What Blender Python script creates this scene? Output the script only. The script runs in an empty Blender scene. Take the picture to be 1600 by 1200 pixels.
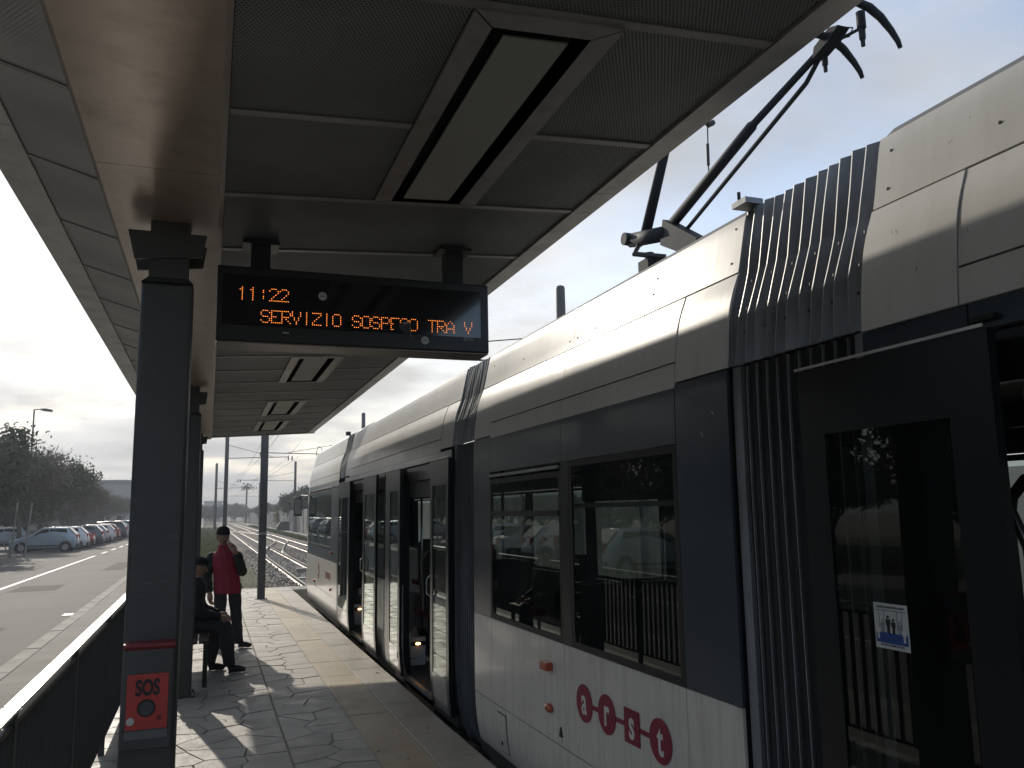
import bpy, bmesh, math, random
from mathutils import Vector, Matrix
random.seed(7)
S = bpy.context.scene
COL = S.collection
R_ = math.radians
sin, cos, pi = math.sin, math.cos, math.pi

# ------------------------------------------------------------------ camera
cam = bpy.data.cameras.new('camera'); camo = bpy.data.objects.new('camera', cam); COL.objects.link(camo)
cam.sensor_width = 36; cam.lens = 1290 * 36 / 1600
cam.clip_start = 0.05; cam.clip_end = 5000
rot = Matrix(((0.9396, -0.0339, -0.3406), (-0.3417, -0.1482, -0.928), (-0.0191, 0.9884, -0.1508)))
camo.matrix_world = Matrix.Translation((0, 0, 1.7)) @ rot.to_4x4()
S.camera = camo
# ------------------------------------------------------------------ light
SUN_DIR = Vector((-0.19, 1.0, 0.491)).normalized()     # towards the sun
SUN_EL = math.asin(SUN_DIR.z); SUN_AZ = math.atan2(SUN_DIR.x, SUN_DIR.y)
world = bpy.data.worlds.new('World'); S.world = world; world.use_nodes = True
wn = world.node_tree; wn.nodes.clear(); W = wn.nodes; L = wn.links
out = W.new('ShaderNodeOutputWorld'); bg = W.new('ShaderNodeBackground'); L.new(bg.outputs[0], out.inputs[0])
sky = W.new('ShaderNodeTexSky'); sky.sky_type = 'NISHITA'; sky.sun_disc = False
sky.sun_elevation = SUN_EL; sky.sun_rotation = SUN_AZ; sky.dust_density = 1.3; sky.air_density = 1.0; sky.ozone_density = 1.5
bg.inputs[1].default_value = 0.15
tc = W.new('ShaderNodeTexCoord')
sep = W.new('ShaderNodeSeparateXYZ'); L.new(tc.outputs['Generated'], sep.inputs[0])
def wmath(op, a, b=None, c=None):
    n = W.new('ShaderNodeMath'); n.operation = op
    for i, v in enumerate((a, b, c)):
        if v is None: continue
        if isinstance(v, (int, float)): n.inputs[i].default_value = v
        else: L.new(v, n.inputs[i])
    return n.outputs[0]
zz = wmath('MAXIMUM', sep.outputs[2], 0.0); zd = wmath('ADD', zz, 0.12)
px = wmath('DIVIDE', sep.outputs[0], zd); py = wmath('DIVIDE', sep.outputs[1], zd)
cmb = W.new('ShaderNodeCombineXYZ'); L.new(px, cmb.inputs[0]); L.new(py, cmb.inputs[1])
noi = W.new('ShaderNodeTexNoise'); noi.inputs['Scale'].default_value = 0.75; noi.inputs['Detail'].default_value = 7; noi.inputs['Roughness'].default_value = 0.55
L.new(cmb.outputs[0], noi.inputs['Vector'])
dotn = W.new('ShaderNodeVectorMath'); dotn.operation = 'DOT_PRODUCT'; L.new(tc.outputs['Generated'], dotn.inputs[0]); dotn.inputs[1].default_value = SUN_DIR
sunness = wmath('MAXIMUM', dotn.outputs['Value'], 0.0)
# thin cloud: the nearer to the sun the more of it
cov = wmath('ADD', noi.outputs['Fac'], wmath('MULTIPLY', wmath('POWER', sunness, 3.0), 0.42))
mr = W.new('ShaderNodeMapRange'); L.new(cov, mr.inputs[0]); mr.inputs[1].default_value = 0.42; mr.inputs[2].default_value = 0.86; mr.inputs[3].default_value = 0.06; mr.interpolation_type = 'SMOOTHSTEP'
glow = wmath("ADD", 4.0, wmath('MULTIPLY', wmath('POWER', sunness, 14.0), 5.0))
noi2 = W.new('ShaderNodeTexNoise'); noi2.inputs['Scale'].default_value = 1.1; noi2.inputs['Detail'].default_value = 5; L.new(cmb.outputs[0], noi2.inputs['Vector'])
mr2 = W.new('ShaderNodeMapRange'); L.new(noi2.outputs['Fac'], mr2.inputs[0]); mr2.inputs[1].default_value = 0.35; mr2.inputs[2].default_value = 0.7; mr2.inputs[3].default_value = 0.62; mr2.inputs[4].default_value = 1.12
cl = wmath('MULTIPLY', glow, mr2.outputs[0])
cc = W.new('ShaderNodeVectorMath'); cc.operation = 'SCALE'; cc.inputs[0].default_value = (1.0, 0.98, 0.945); L.new(cl, cc.inputs['Scale'])
mixw = W.new('ShaderNodeMix'); mixw.data_type = 'RGBA'
low = W.new('ShaderNodeMapRange'); L.new(sep.outputs[2], low.inputs[0]); low.inputs[1].default_value = 0.0; low.inputs[2].default_value = 0.30; low.inputs[3].default_value = 0.85; low.inputs[4].default_value = 0.0; low.interpolation_type = 'SMOOTHSTEP'
L.new(wmath('MAXIMUM', mr.outputs[0], low.outputs[0]), mixw.inputs['Factor']); L.new(sky.outputs[0], mixw.inputs['A']); L.new(cc.outputs[0], mixw.inputs['B'])
L.new(mixw.outputs['Result'], bg.inputs[0])
sl = bpy.data.lights.new('sun', 'SUN'); sl.energy = 2.05; sl.angle = R_(0.6); sl.color = (1.0, 0.92, 0.80)
so = bpy.data.objects.new('sun', sl); COL.objects.link(so); so.rotation_euler = SUN_DIR.to_track_quat('Z', 'Y').to_euler(); so.location = SUN_DIR * 300
S.view_settings.view_transform = 'Standard'; S.view_settings.look = 'None'; S.view_settings.exposure = 0.58; S.view_settings.gamma = 1; S.view_settings.use_curve_mapping = False
S.render.engine = 'CYCLES'
S.cycles.max_bounces = 10; S.cycles.diffuse_bounces = 5; S.cycles.glossy_bounces = 4; S.cycles.transmission_bounces = 6; S.cycles.transparent_max_bounces = 16
S.cycles.sample_clamp_indirect = 8; S.cycles.use_denoising = True; S.cycles.caustics_reflective = False; S.cycles.caustics_refractive = False

# ------------------------------------------------------------------ helpers
class MB:
    def __init__(s): s.v = []; s.f = []; s.m = []; s.mi = 0
    def add(s, vs, fs):
        o = len(s.v); s.v += [tuple(x) for x in vs]; s.f += [tuple(i + o for i in f) for f in fs]; s.m += [s.mi] * len(fs); return s
    def box(s, x0, x1, y0, y1, z0, z1):
        return s.add([(x0,y0,z0),(x1,y0,z0),(x1,y1,z0),(x0,y1,z0),(x0,y0,z1),(x1,y0,z1),(x1,y1,z1),(x0,y1,z1)],
                     [(3,2,1,0),(4,5,6,7),(0,1,5,4),(1,2,6,5),(2,3,7,6),(3,0,4,7)])
    def obox(s, c, ax, ay, az):      # box round centre c with half-axis vectors
        c, ax, ay, az = map(Vector, (c, ax, ay, az))
        vs = [c - ax - ay - az, c + ax - ay - az, c + ax + ay - az, c - ax + ay - az, c - ax - ay + az, c + ax - ay + az, c + ax + ay + az, c - ax + ay + az]
        return s.add(vs, [(3,2,1,0),(4,5,6,7),(0,1,5,4),(1,2,6,5),(2,3,7,6),(3,0,4,7)])
    def tube(s, pts, r, n=8, cap=True):
        pts = [Vector(p) for p in pts]; rs = r if isinstance(r, (list, tuple)) else [r] * len(pts)
        o = len(s.v); prev = None
        for i, p in enumerate(pts):
            t = (pts[min(i + 1, len(pts) - 1)] - pts[max(i - 1, 0)])
            if t.length < 1e-9: t = Vector((0, 0, 1))
            t.normalize()
            if prev is None:
                u = t.orthogonal().normalized()
            else:
                u = (prev - t * prev.dot(t))
                u = u.normalized() if u.length > 1e-6 else t.orthogonal().normalized()
            prev = u; w = t.cross(u)
            for k in range(n):
                a = 2 * pi * k / n; s.v.append(tuple(p + (u * cos(a) + w * sin(a)) * rs[i]))
        fs = []
        for i in range(len(pts) - 1):
            for k in range(n):
                a = o + i * n + k; b = o + i * n + (k + 1) % n; fs.append((a, b, b + n, a + n))
        if cap:
            fs.append(tuple(o + k for k in reversed(range(n)))); fs.append(tuple(o + (len(pts) - 1) * n + k for k in range(n)))
        s.f += fs; s.m += [s.mi] * len(fs); return s
    def prism(s, poly, axis, a0, a1):    # poly in the other two axes (cyclic order) extruded along axis
        def P(p, a):
            return {'x': (a, p[0], p[1]), 'y': (p[0], a, p[1]), 'z': (p[0], p[1], a)}[axis]
        n = len(poly); vs = [P(p, a0) for p in poly] + [P(p, a1) for p in poly]
        fs = [tuple(range(n)), tuple(reversed(range(n, 2 * n)))] + [(i, i + n, (i + 1) % n + n, (i + 1) % n) for i in range(n)]
        return s.add(vs, fs)
    def disc(s, c, nrm, r, th=0.004, n=20):
        c = Vector(c); nn = Vector(nrm).normalized(); return s.tube([c, c + nn * th], r, n)
    def ball(s, c, r, n=8, m=6, sc=(1, 1, 1)):
        vs = []; fs = []
        for i in range(m + 1):
            th = pi * i / m
            for k in range(n):
                a = 2 * pi * k / n; vs.append((c[0] + r * sc[0] * sin(th) * cos(a), c[1] + r * sc[1] * sin(th) * sin(a), c[2] + r * sc[2] * cos(th)))
        for i in range(m):
            for k in range(n): fs.append((i*n+k, (i+1)*n+k, (i+1)*n+(k+1)%n, i*n+(k+1)%n))
        return s.add(vs, fs)
    def build(s, name, mat, parent=None, smooth=False, bevel=0, **props):
        me = bpy.data.meshes.new(name); me.from_pydata(s.v, [], s.f)
        for m in (mat if isinstance(mat, (list, tuple)) else [mat]): me.materials.append(m)
        if isinstance(mat, (list, tuple)): me.polygons.foreach_set('material_index', s.m)
        bm = bmesh.new(); bm.from_mesh(me); bmesh.ops.recalc_face_normals(bm, faces=bm.faces)
        bm.to_mesh(me); bm.free()
        if smooth: me.polygons.foreach_set('use_smooth', [True] * len(me.polygons))
        return obj(name, me, parent, bevel, **props)
def wpos(p):
    v = Vector((0, 0, 0))
    while p is not None: v = v + p.location; p = p.parent
    return v
def obj(name, me, parent=None, bevel=0, **props):
    o = bpy.data.objects.new(name, me); COL.objects.link(o)
    if parent is not None:
        o.parent = parent; o.location = -wpos(parent)
    if bevel:
        b = o.modifiers.new('bevel', 'BEVEL'); b.width = bevel; b.segments = 2; b.limit_method = 'ANGLE'; b.angle_limit = R_(40)
    for k, v in props.items(): o[k] = v
    return o
def thing(name, label, cat, loc=(0, 0, 0), group=None):
    o = bpy.data.objects.new(name, None); COL.objects.link(o); o.location = loc; o.empty_display_size = 0.2
    o['label'] = label; o['category'] = cat
    if group: o['group'] = group
    return o
def tag(o, label, cat, group=None):
    o['label'] = label; o['category'] = cat
    if group: o['group'] = group
    return o
def struct(o): o['kind'] = 'structure'; return o
def stuff(o): o['kind'] = 'stuff'; return o
def share(o, name, parent, loc):       # a further piece that shares o's mesh
    c = o.copy(); COL.objects.link(c); c.parent = parent; c.location = Vector(loc); c.name = name; return c
def copy_tree(o, parent=None):
    c = o.copy(); COL.objects.link(c); c.parent = parent
    for ch in o.children: copy_tree(ch, c)
    return c
def text_mesh(name, txt, mat, parent, origin, ex, ey, size, bold=0.0, extrude=0.001, align='LEFT', sx=1.0):
    cu = bpy.data.curves.new(name, 'FONT'); cu.body = txt; cu.size = size; cu.extrude = extrude; cu.offset = bold; cu.align_x = align; cu.align_y = 'CENTER'
    t = bpy.data.objects.new('tmp', cu); COL.objects.link(t)
    dg = bpy.context.evaluated_depsgraph_get(); me = bpy.data.meshes.new_from_object(t.evaluated_get(dg))
    bpy.data.objects.remove(t)
    ex, ey = Vector(ex), Vector(ey); ez = ex.cross(ey); o3 = Vector(origin)
    for v in me.vertices: v.co = o3 + ex * (v.co.x * sx) + ey * v.co.y + ez * v.co.z
    me.materials.clear(); me.materials.append(mat); me.name = name
    return obj(name, me, parent)

# ------------------------------------------------------------------ materials
def nodes(name):
    m = bpy.data.materials.new(name); m.use_nodes = True; t = m.node_tree
    return m, t, t.nodes['Principled BSDF']
def mat(name, c, rough=0.5, metal=0.0, var=0.12, scale=6.0, bump=0.0, bscale=40.0, coat=0.0, dirt=None, dscale=2.5, damt=0.5, spec=0.5, stretch=None, rvar=0.0, dstretch=None):
    m, t, b = nodes(name); N = t.nodes; K = t.links
    tcd = N.new('ShaderNodeTexCoord'); co = tcd.outputs['Object']
    if stretch:
        mp = N.new('ShaderNodeMapping'); mp.inputs['Scale'].default_value = stretch; K.new(co, mp.inputs[0]); co = mp.outputs[0]
    n1 = N.new('ShaderNodeTexNoise'); n1.inputs['Scale'].default_value = scale; n1.inputs['Detail'].default_value = 6; K.new(co, n1.inputs['Vector'])
    r = N.new('ShaderNodeMapRange'); K.new(n1.outputs['Fac'], r.inputs[0]); r.inputs[1].default_value = 0.3; r.inputs[2].default_value = 0.7; r.inputs[3].default_value = 1 - var; r.inputs[4].default_value = 1 + var
    sc = N.new('ShaderNodeVectorMath'); sc.operation = 'SCALE'; sc.inputs[0].default_value = c; K.new(r.outputs[0], sc.inputs['Scale'])
    colr = sc.outputs[0]
    if dirt:
        if dstretch: mp2 = N.new('ShaderNodeMapping'); mp2.inputs['Scale'].default_value = dstretch; K.new(tcd.outputs['Object'], mp2.inputs[0]); co = mp2.outputs[0]
        n2 = N.new('ShaderNodeTexNoise'); n2.inputs['Scale'].default_value = dscale; n2.inputs['Detail'].default_value = 8; n2.inputs['Roughness'].default_value = 0.65; K.new(co, n2.inputs['Vector'])
        r2 = N.new('ShaderNodeMapRange'); K.new(n2.outputs['Fac'], r2.inputs[0]); r2.inputs[1].default_value = 0.45; r2.inputs[2].default_value = 0.72; r2.inputs[4].default_value = damt
        mx = N.new('ShaderNodeMix'); mx.data_type = 'RGBA'; K.new(r2.outputs[0], mx.inputs['Factor']); K.new(colr, mx.inputs['A']); mx.inputs['B'].default_value = (*dirt, 1); colr = mx.outputs['Result']
    K.new(colr, b.inputs['Base Color'])
    b.inputs['Roughness'].default_value = rough; b.inputs['Metallic'].default_value = metal; b.inputs['Specular IOR Level'].default_value = spec
    if rvar:
        r3 = N.new('ShaderNodeMapRange'); K.new(n1.outputs['Fac'], r3.inputs[0]); r3.inputs[1].default_value = 0.3; r3.inputs[2].default_value = 0.7; r3.inputs[3].default_value = max(0.02, rough - rvar); r3.inputs[4].default_value = rough + rvar; K.new(r3.outputs[0], b.inputs['Roughness'])
    if coat: b.inputs['Coat Weight'].default_value = coat; b.inputs['Coat Roughness'].default_value = 0.06
    if bump:
        n3 = N.new('ShaderNodeTexNoise'); n3.inputs['Scale'].default_value = bscale; n3.inputs['Detail'].default_value = 4; K.new(co, n3.inputs['Vector'])
        bp = N.new('ShaderNodeBump'); bp.inputs['Strength'].default_value = bump; bp.inputs['Distance'].default_value = 0.01; K.new(n3.outputs['Fac'], bp.inputs['Height']); K.new(bp.outputs[0], b.inputs['Normal'])
    return m
def emit(name, c, s):
    m, t, b = nodes(name); b.inputs['Base Color'].default_value = (*c, 1); b.inputs['Emission Color'].default_value = (*c, 1); b.inputs['Emission Strength'].default_value = s
    return m
def glass(name, tint, rough=0.02, through=0.6, base=(0.01, 0.012, 0.012)):
    # tinted pane: mirror-like fresnel layer over tinted straight-through transmission
    m, t, b = nodes(name); N = t.nodes; K = t.links; N.remove(b); o = N['Material Output']
    tr = N.new('ShaderNodeBsdfTransparent'); tr.inputs[0].default_value = (*tint, 1)
    gl = N.new('ShaderNodeBsdfGlossy'); gl.inputs['Roughness'].default_value = rough; gl.inputs[0].default_value = (0.78, 0.84, 0.80, 1)
    fr = N.new('ShaderNodeFresnel'); ge = N.new('ShaderNodeNewGeometry'); im = N.new('ShaderNodeMapRange'); im.inputs[3].default_value = 1.52; im.inputs[4].default_value = 1/1.52
    K.new(ge.outputs['Backfacing'], im.inputs[0]); K.new(im.outputs[0], fr.inputs['IOR'])
    df = N.new('ShaderNodeBsdfDiffuse'); df.inputs[0].default_value = (*base, 1)
    m1 = N.new('ShaderNodeMixShader'); m1.inputs[0].default_value = through; K.new(df.outputs[0], m1.inputs[1]); K.new(tr.outputs[0], m1.inputs[2])
    m2 = N.new('ShaderNodeMixShader'); K.new(fr.outputs[0], m2.inputs[0]); K.new(m1.outputs[0], m2.inputs[1]); K.new(gl.outputs[0], m2.inputs[2])
    K.new(m2.outputs[0], o.inputs[0]); return m
def perforated(name, c, pitch=0.0125, hole=0.0042, rough=0.4, metal=0.6):
    # painted sheet punched with a staggered grid of round holes; the holes let one look through
    m, t, b = nodes(name); N = t.nodes; K = t.links; o = N['Material Output']
    tcd = N.new('ShaderNodeTexCoord'); sp = N.new('ShaderNodeSeparateXYZ'); K.new(tcd.outputs['Object'], sp.inputs[0])
    def mt(op, a, b_=None, c_=None):
        n = N.new('ShaderNodeMath'); n.operation = op
        for i, v in enumerate((a, b_, c_)):
            if v is None: continue
            if isinstance(v, (int, float)): n.inputs[i].default_value = v
            else: K.new(v, n.inputs[i])
        return n.outputs[0]
    def dist(ox, oy):
        px_ = pitch; py_ = pitch * 1.732
        ax = mt('SUBTRACT', mt('FRACT', mt('DIVIDE', mt('ADD', sp.outputs[0], 50 + ox * px_), px_)), 0.5)
        ay = mt('SUBTRACT', mt('FRACT', mt('DIVIDE', mt('ADD', sp.outputs[1], 50 + oy * py_), py_)), 0.5)
        ax = mt('MULTIPLY', ax, px_); ay = mt('MULTIPLY', ay, py_)
        return mt('SQRT', mt('ADD', mt('MULTIPLY', ax, ax), mt('MULTIPLY', ay, ay)))
    d = mt('MINIMUM', dist(0, 0), dist(0.5, 0.5)); h = mt('LESS_THAN', d, hole)
    n1 = N.new('ShaderNodeTexNoise'); n1.inputs['Scale'].default_value = 2.2; n1.inputs['Detail'].default_value = 5; K.new(tcd.outputs['Object'], n1.inputs['Vector'])
    r = N.new('ShaderNodeMapRange'); K.new(n1.outputs['Fac'], r.inputs[0]); r.inputs[1].default_value = 0.3; r.inputs[2].default_value = 0.7; r.inputs[3].default_value = 0.8; r.inputs[4].default_value = 1.2
    sc = N.new('ShaderNodeVectorMath'); sc.operation = 'SCALE'; sc.inputs[0].default_value = c; K.new(r.outputs[0], sc.inputs['Scale']); K.new(sc.outputs[0], b.inputs['Base Color'])
    b.inputs['Roughness'].default_value = rough; b.inputs['Metallic'].default_value = metal
    tr = N.new('ShaderNodeBsdfTransparent'); mx = N.new('ShaderNodeMixShader'); K.new(h, mx.inputs[0]); K.new(b.outputs[0], mx.inputs[1]); K.new(tr.outputs[0], mx.inputs[2]); K.new(mx.outputs[0], o.inputs[0])
    return m

M = {}
M['cream'] = mat('cream_paint', (0.70, 0.685, 0.64), 0.36, 0, 0.05, 1.2, dstretch=(1, 5, .8), bump=0.05, bscale=3.0, coat=0.05, spec=0.3, dirt=(0.45, 0.41, 0.34), dscale=3.0, damt=0.22, rvar=0.05)
M['cream2'] = mat('cream_lower_paint', (0.66, 0.625, 0.56), 0.36, 0, 0.05, 1.2, dstretch=(1, 9, .9), bump=0.04, bscale=3.0, coat=0.3, dirt=(0.26, 0.21, 0.16), dscale=2.2, damt=0.4)  # streaks are grime and a brownish reflection put into the colour
M['navy'] = mat('blue_grey_paint', (0.028, 0.045, 0.062), 0.28, 0, 0.1, 2.0, bump=0.03, bscale=3.0, coat=0.1, spec=0.4, dirt=(0.09, 0.09, 0.085), damt=0.3)
M['dark'] = mat('dark_door_paint', (0.010, 0.012, 0.014), 0.30, 0, 0.1, 2.0, spec=0.3)
M['seal'] = mat('black_rubber', (0.012, 0.012, 0.012), 0.6)
M['bellow'] = mat('bellows_rubber', (0.035, 0.035, 0.036), 0.55, 0, 0.25, 5, bump=0.2, bscale=30, stretch=(1, 1, 0.25))
M['plate'] = mat('grey_plate_metal', (0.27, 0.29, 0.31), 0.42, 0.35, 0.25, 5, bump=0.1, bscale=12, dirt=(0.09, 0.07, 0.055), dscale=6, damt=0.6, stretch=(1, 1, 0.35))
M['plate_edge'] = mat('steel_and_sunlit_edge', (0.62, 0.62, 0.60), 0.35, 0.8)  # bright trim steel; also paints the sunlit look of the gangway plate edges
M['inner'] = mat('grey_interior_lining', (0.12, 0.12, 0.115), 0.6)
M['ifloor'] = mat('dark_vinyl_floor', (0.05, 0.05, 0.05), 0.5)
M['white'] = mat('white_plastic', (0.62, 0.62, 0.60), 0.45)
M['seatred'] = mat('maroon_seat_cloth', (0.22, 0.02, 0.045), 0.8, bump=0.3)
M['seatdark'] = mat('dark_seat_plastic', (0.03, 0.03, 0.032), 0.4)
M['chrome'] = mat('steel_tube', (0.35, 0.36, 0.36), 0.25, 0.9)
M['logo'] = mat('crimson_vinyl', (0.24, 0.010, 0.038), 0.45)
M['orange'] = mat('orange_lens', (0.42, 0.075, 0.02), 0.25, coat=0.5)
M['lampon'] = emit('lit_orange_lamp', (1.0, 0.48, 0.16), 5.0)
M['led'] = emit('amber_led', (1.0, 0.27, 0.05), 1.7)
M['glass'] = glass('tinted_glass', (0.34, 0.38, 0.36), 0.015, 0.8)
M['doorglass'] = glass('door_glass', (0.42, 0.45, 0.43), 0.01, 0.85)
M['farglass'] = glass('far_side_glass', (0.55, 0.62, 0.58), 0.02, 0.9)
M['column'] = mat('dark_grey_column_paint', (0.058, 0.057, 0.054), 0.5, 0.0, 0.2, 3, bump=0.12, bscale=25, dirt=(0.085, 0.08, 0.075), dscale=5, damt=0.5, rvar=0.1)
M['post'] = mat('grey_post_paint', (0.085, 0.085, 0.088), 0.5, 0.2, 0.15, 3, dirt=(0.12, 0.10, 0.08), damt=0.5)
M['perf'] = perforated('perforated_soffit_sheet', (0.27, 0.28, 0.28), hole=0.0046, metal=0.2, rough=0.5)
M['perf_lit'] = perforated('lit_left_soffit_sheet', (0.50, 0.51, 0.50), hole=0.0034, metal=0.1, rough=0.45)  # glare and road-side light on the left wing put into a paler colour
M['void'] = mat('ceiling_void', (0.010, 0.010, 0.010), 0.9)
M['strip'] = mat('soffit_trim', (0.36, 0.35, 0.33), 0.42, 0.5, 0.12, 4, bump=0.06, bscale=8, dirt=(0.10, 0.085, 0.07), dscale=8, damt=0.45)
M['edge'] = mat('canopy_edge_trim', (0.46, 0.45, 0.43), 0.42, 0.5, 0.10, 3, bump=0.08, bscale=6, dirt=(0.14, 0.12, 0.10), dscale=7, damt=0.5)
M['valley'] = mat('beige_box_beam', (0.40, 0.32, 0.26), 0.33, 0.2, 0.10, 2, bump=0.25, bscale=5, dirt=(0.17, 0.12, 0.08), dscale=4, damt=0.6)
M['diff'] = mat('frosted_diffuser', (0.34, 0.35, 0.30), 0.5, 0, 0.08, 2)
M['fixdark'] = mat('dark_light_recess', (0.035, 0.037, 0.036), 0.5)
M['roof'] = mat('canopy_roof_sheet', (0.35, 0.35, 0.34), 0.6)
M['signbox'] = mat('dark_display_housing', (0.020, 0.021, 0.022), 0.35, 0, 0.1)
M['signface'] = mat('display_face', (0.010, 0.010, 0.011), 0.12, 0, 0.1, coat=0.8)
M['signunder'] = mat('brown_grey_underside', (0.20, 0.17, 0.145), 0.4, 0.4)
M['sticker'] = mat('round_grey_sticker', (0.55, 0.57, 0.54), 0.5)
M['black'] = mat('black_print', (0.008, 0.008, 0.008), 0.5)
M['blue'] = mat('blue_print', (0.01, 0.06, 0.26), 0.5)
M['sosred'] = mat('red_plate', (0.52, 0.05, 0.035), 0.45, 0, 0.08, dirt=(0.25, 0.03, 0.03), damt=0.35, dscale=9)
M['button'] = mat('pale_button', (0.55, 0.53, 0.47), 0.4)
M['rail'] = mat('galvanised_handrail', (0.60, 0.60, 0.58), 0.30, 0.85, 0.08, 4, bump=0.04, bscale=30)
M['bar'] = mat('dark_railing_paint', (0.030, 0.031, 0.031), 0.5, 0.2, 0.2, 6)
M['wood'] = mat('dark_bench_wood', (0.03, 0.025, 0.02), 0.6)
M['steel'] = mat('rail_steel', (0.16, 0.13, 0.11), 0.45, 0.6, 0.2, 5)
M['railtop'] = mat('polished_rail_head', (0.20, 0.19, 0.17), 0.6, 0.0)
M['sleeper'] = mat('concrete_sleeper', (0.33, 0.30, 0.26), 0.85, 0, 0.15, 4, bump=0.3, dirt=(0.14, 0.10, 0.07), damt=0.7)
M['panto'] = mat('dark_pantograph_paint', (0.022, 0.027, 0.033), 0.7, 0.0, spec=0.3)
M['concrete'] = mat('pale_concrete', (0.36, 0.34, 0.30), 0.85, 0, 0.12, 2, bump=0.3, bscale=20, dirt=(0.16, 0.14, 0.11), damt=0.6, spec=0.2)
M['wallc'] = mat('weathered_wall', (0.36, 0.35, 0.33), 0.9, 0, 0.15, 0.8, bump=0.3, bscale=6, dirt=(0.13, 0.12, 0.10), dscale=0.7, damt=0.8, spec=0.2)
M['tyre'] = mat('tyre_rubber', (0.02, 0.02, 0.02), 0.7)
M['rim'] = mat('alloy_rim', (0.4, 0.4, 0.4), 0.35, 0.8)
M['carglass'] = mat('dark_car_glass', (0.015, 0.018, 0.02), 0.06, 0, 0.05, coat=0.5)
M['redlamp'] = mat('red_tail_lens', (0.4, 0.02, 0.02), 0.2)
M['headlamp'] = mat('clear_lamp_lens', (0.6, 0.6, 0.6), 0.1)
M['wire'] = mat('catenary_wire', (0.03, 0.03, 0.03), 0.5)
M['skin'] = mat('skin', (0.36, 0.20, 0.14), 0.5, 0, 0.06)
M['hair'] = mat('dark_hair', (0.02, 0.018, 0.015), 0.7)
M['vest'] = mat('crimson_quilted_cloth', (0.30, 0.018, 0.04), 0.65, 0, 0.1, 9, bump=0.5, bscale=25)
M['sleeve'] = mat('dark_green_knit', (0.018, 0.026, 0.020), 0.85, bump=0.5, bscale=80)
M['jeans'] = mat('dark_grey_trousers', (0.030, 0.032, 0.036), 0.8, 0, 0.15, bump=0.3, bscale=30)
M['shoe'] = mat('black_shoe', (0.015, 0.014, 0.013), 0.45)
M['hat'] = mat('black_knit_hat', (0.012, 0.012, 0.012), 0.9, bump=0.6, bscale=90)
M['coat'] = mat('black_coat_cloth', (0.016, 0.016, 0.017), 0.85, 0, 0.15, bump=0.4, bscale=30)
M['zip'] = mat('zip_tape', (0.35, 0.06, 0.07), 0.5)
M['bark'] = mat('tree_bark', (0.12, 0.095, 0.07), 0.9, 0, 0.25, 8, bump=0.6, bscale=20)
def leafmat(name, c, c2):
    m, t, b = nodes(name); N = t.nodes; K = t.links
    g = N.new('ShaderNodeNewGeometry'); rp = N.new('ShaderNodeMix'); rp.data_type = 'RGBA'; K.new(g.outputs['Random Per Island'], rp.inputs['Factor']); rp.inputs['A'].default_value = (*c, 1); rp.inputs['B'].default_value = (*c2, 1)
    K.new(rp.outputs['Result'], b.inputs['Base Color']); b.inputs['Roughness'].default_value = 0.55
    tl = N.new('ShaderNodeBsdfTranslucent'); K.new(rp.outputs['Result'], tl.inputs[0]); mx = N.new('ShaderNodeMixShader'); mx.inputs[0].default_value = 0.25
    K.new(b.outputs[0], mx.inputs[1]); K.new(tl.outputs[0], mx.inputs[2]); K.new(mx.outputs[0], N['Material Output'].inputs[0]); return m
M['leaf'] = leafmat('evergreen_leaf', (0.035, 0.048, 0.022), (0.075, 0.085, 0.04))
M['leaf2'] = leafmat('brownish_winter_leaf', (0.075, 0.060, 0.040), (0.11, 0.095, 0.06))
M['leaf3'] = leafmat('yellow_green_leaf', (0.13, 0.13, 0.03), (0.20, 0.19, 0.05))
M['grass'] = leafmat('grass_blade', (0.075, 0.095, 0.035), (0.14, 0.155, 0.06))
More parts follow.
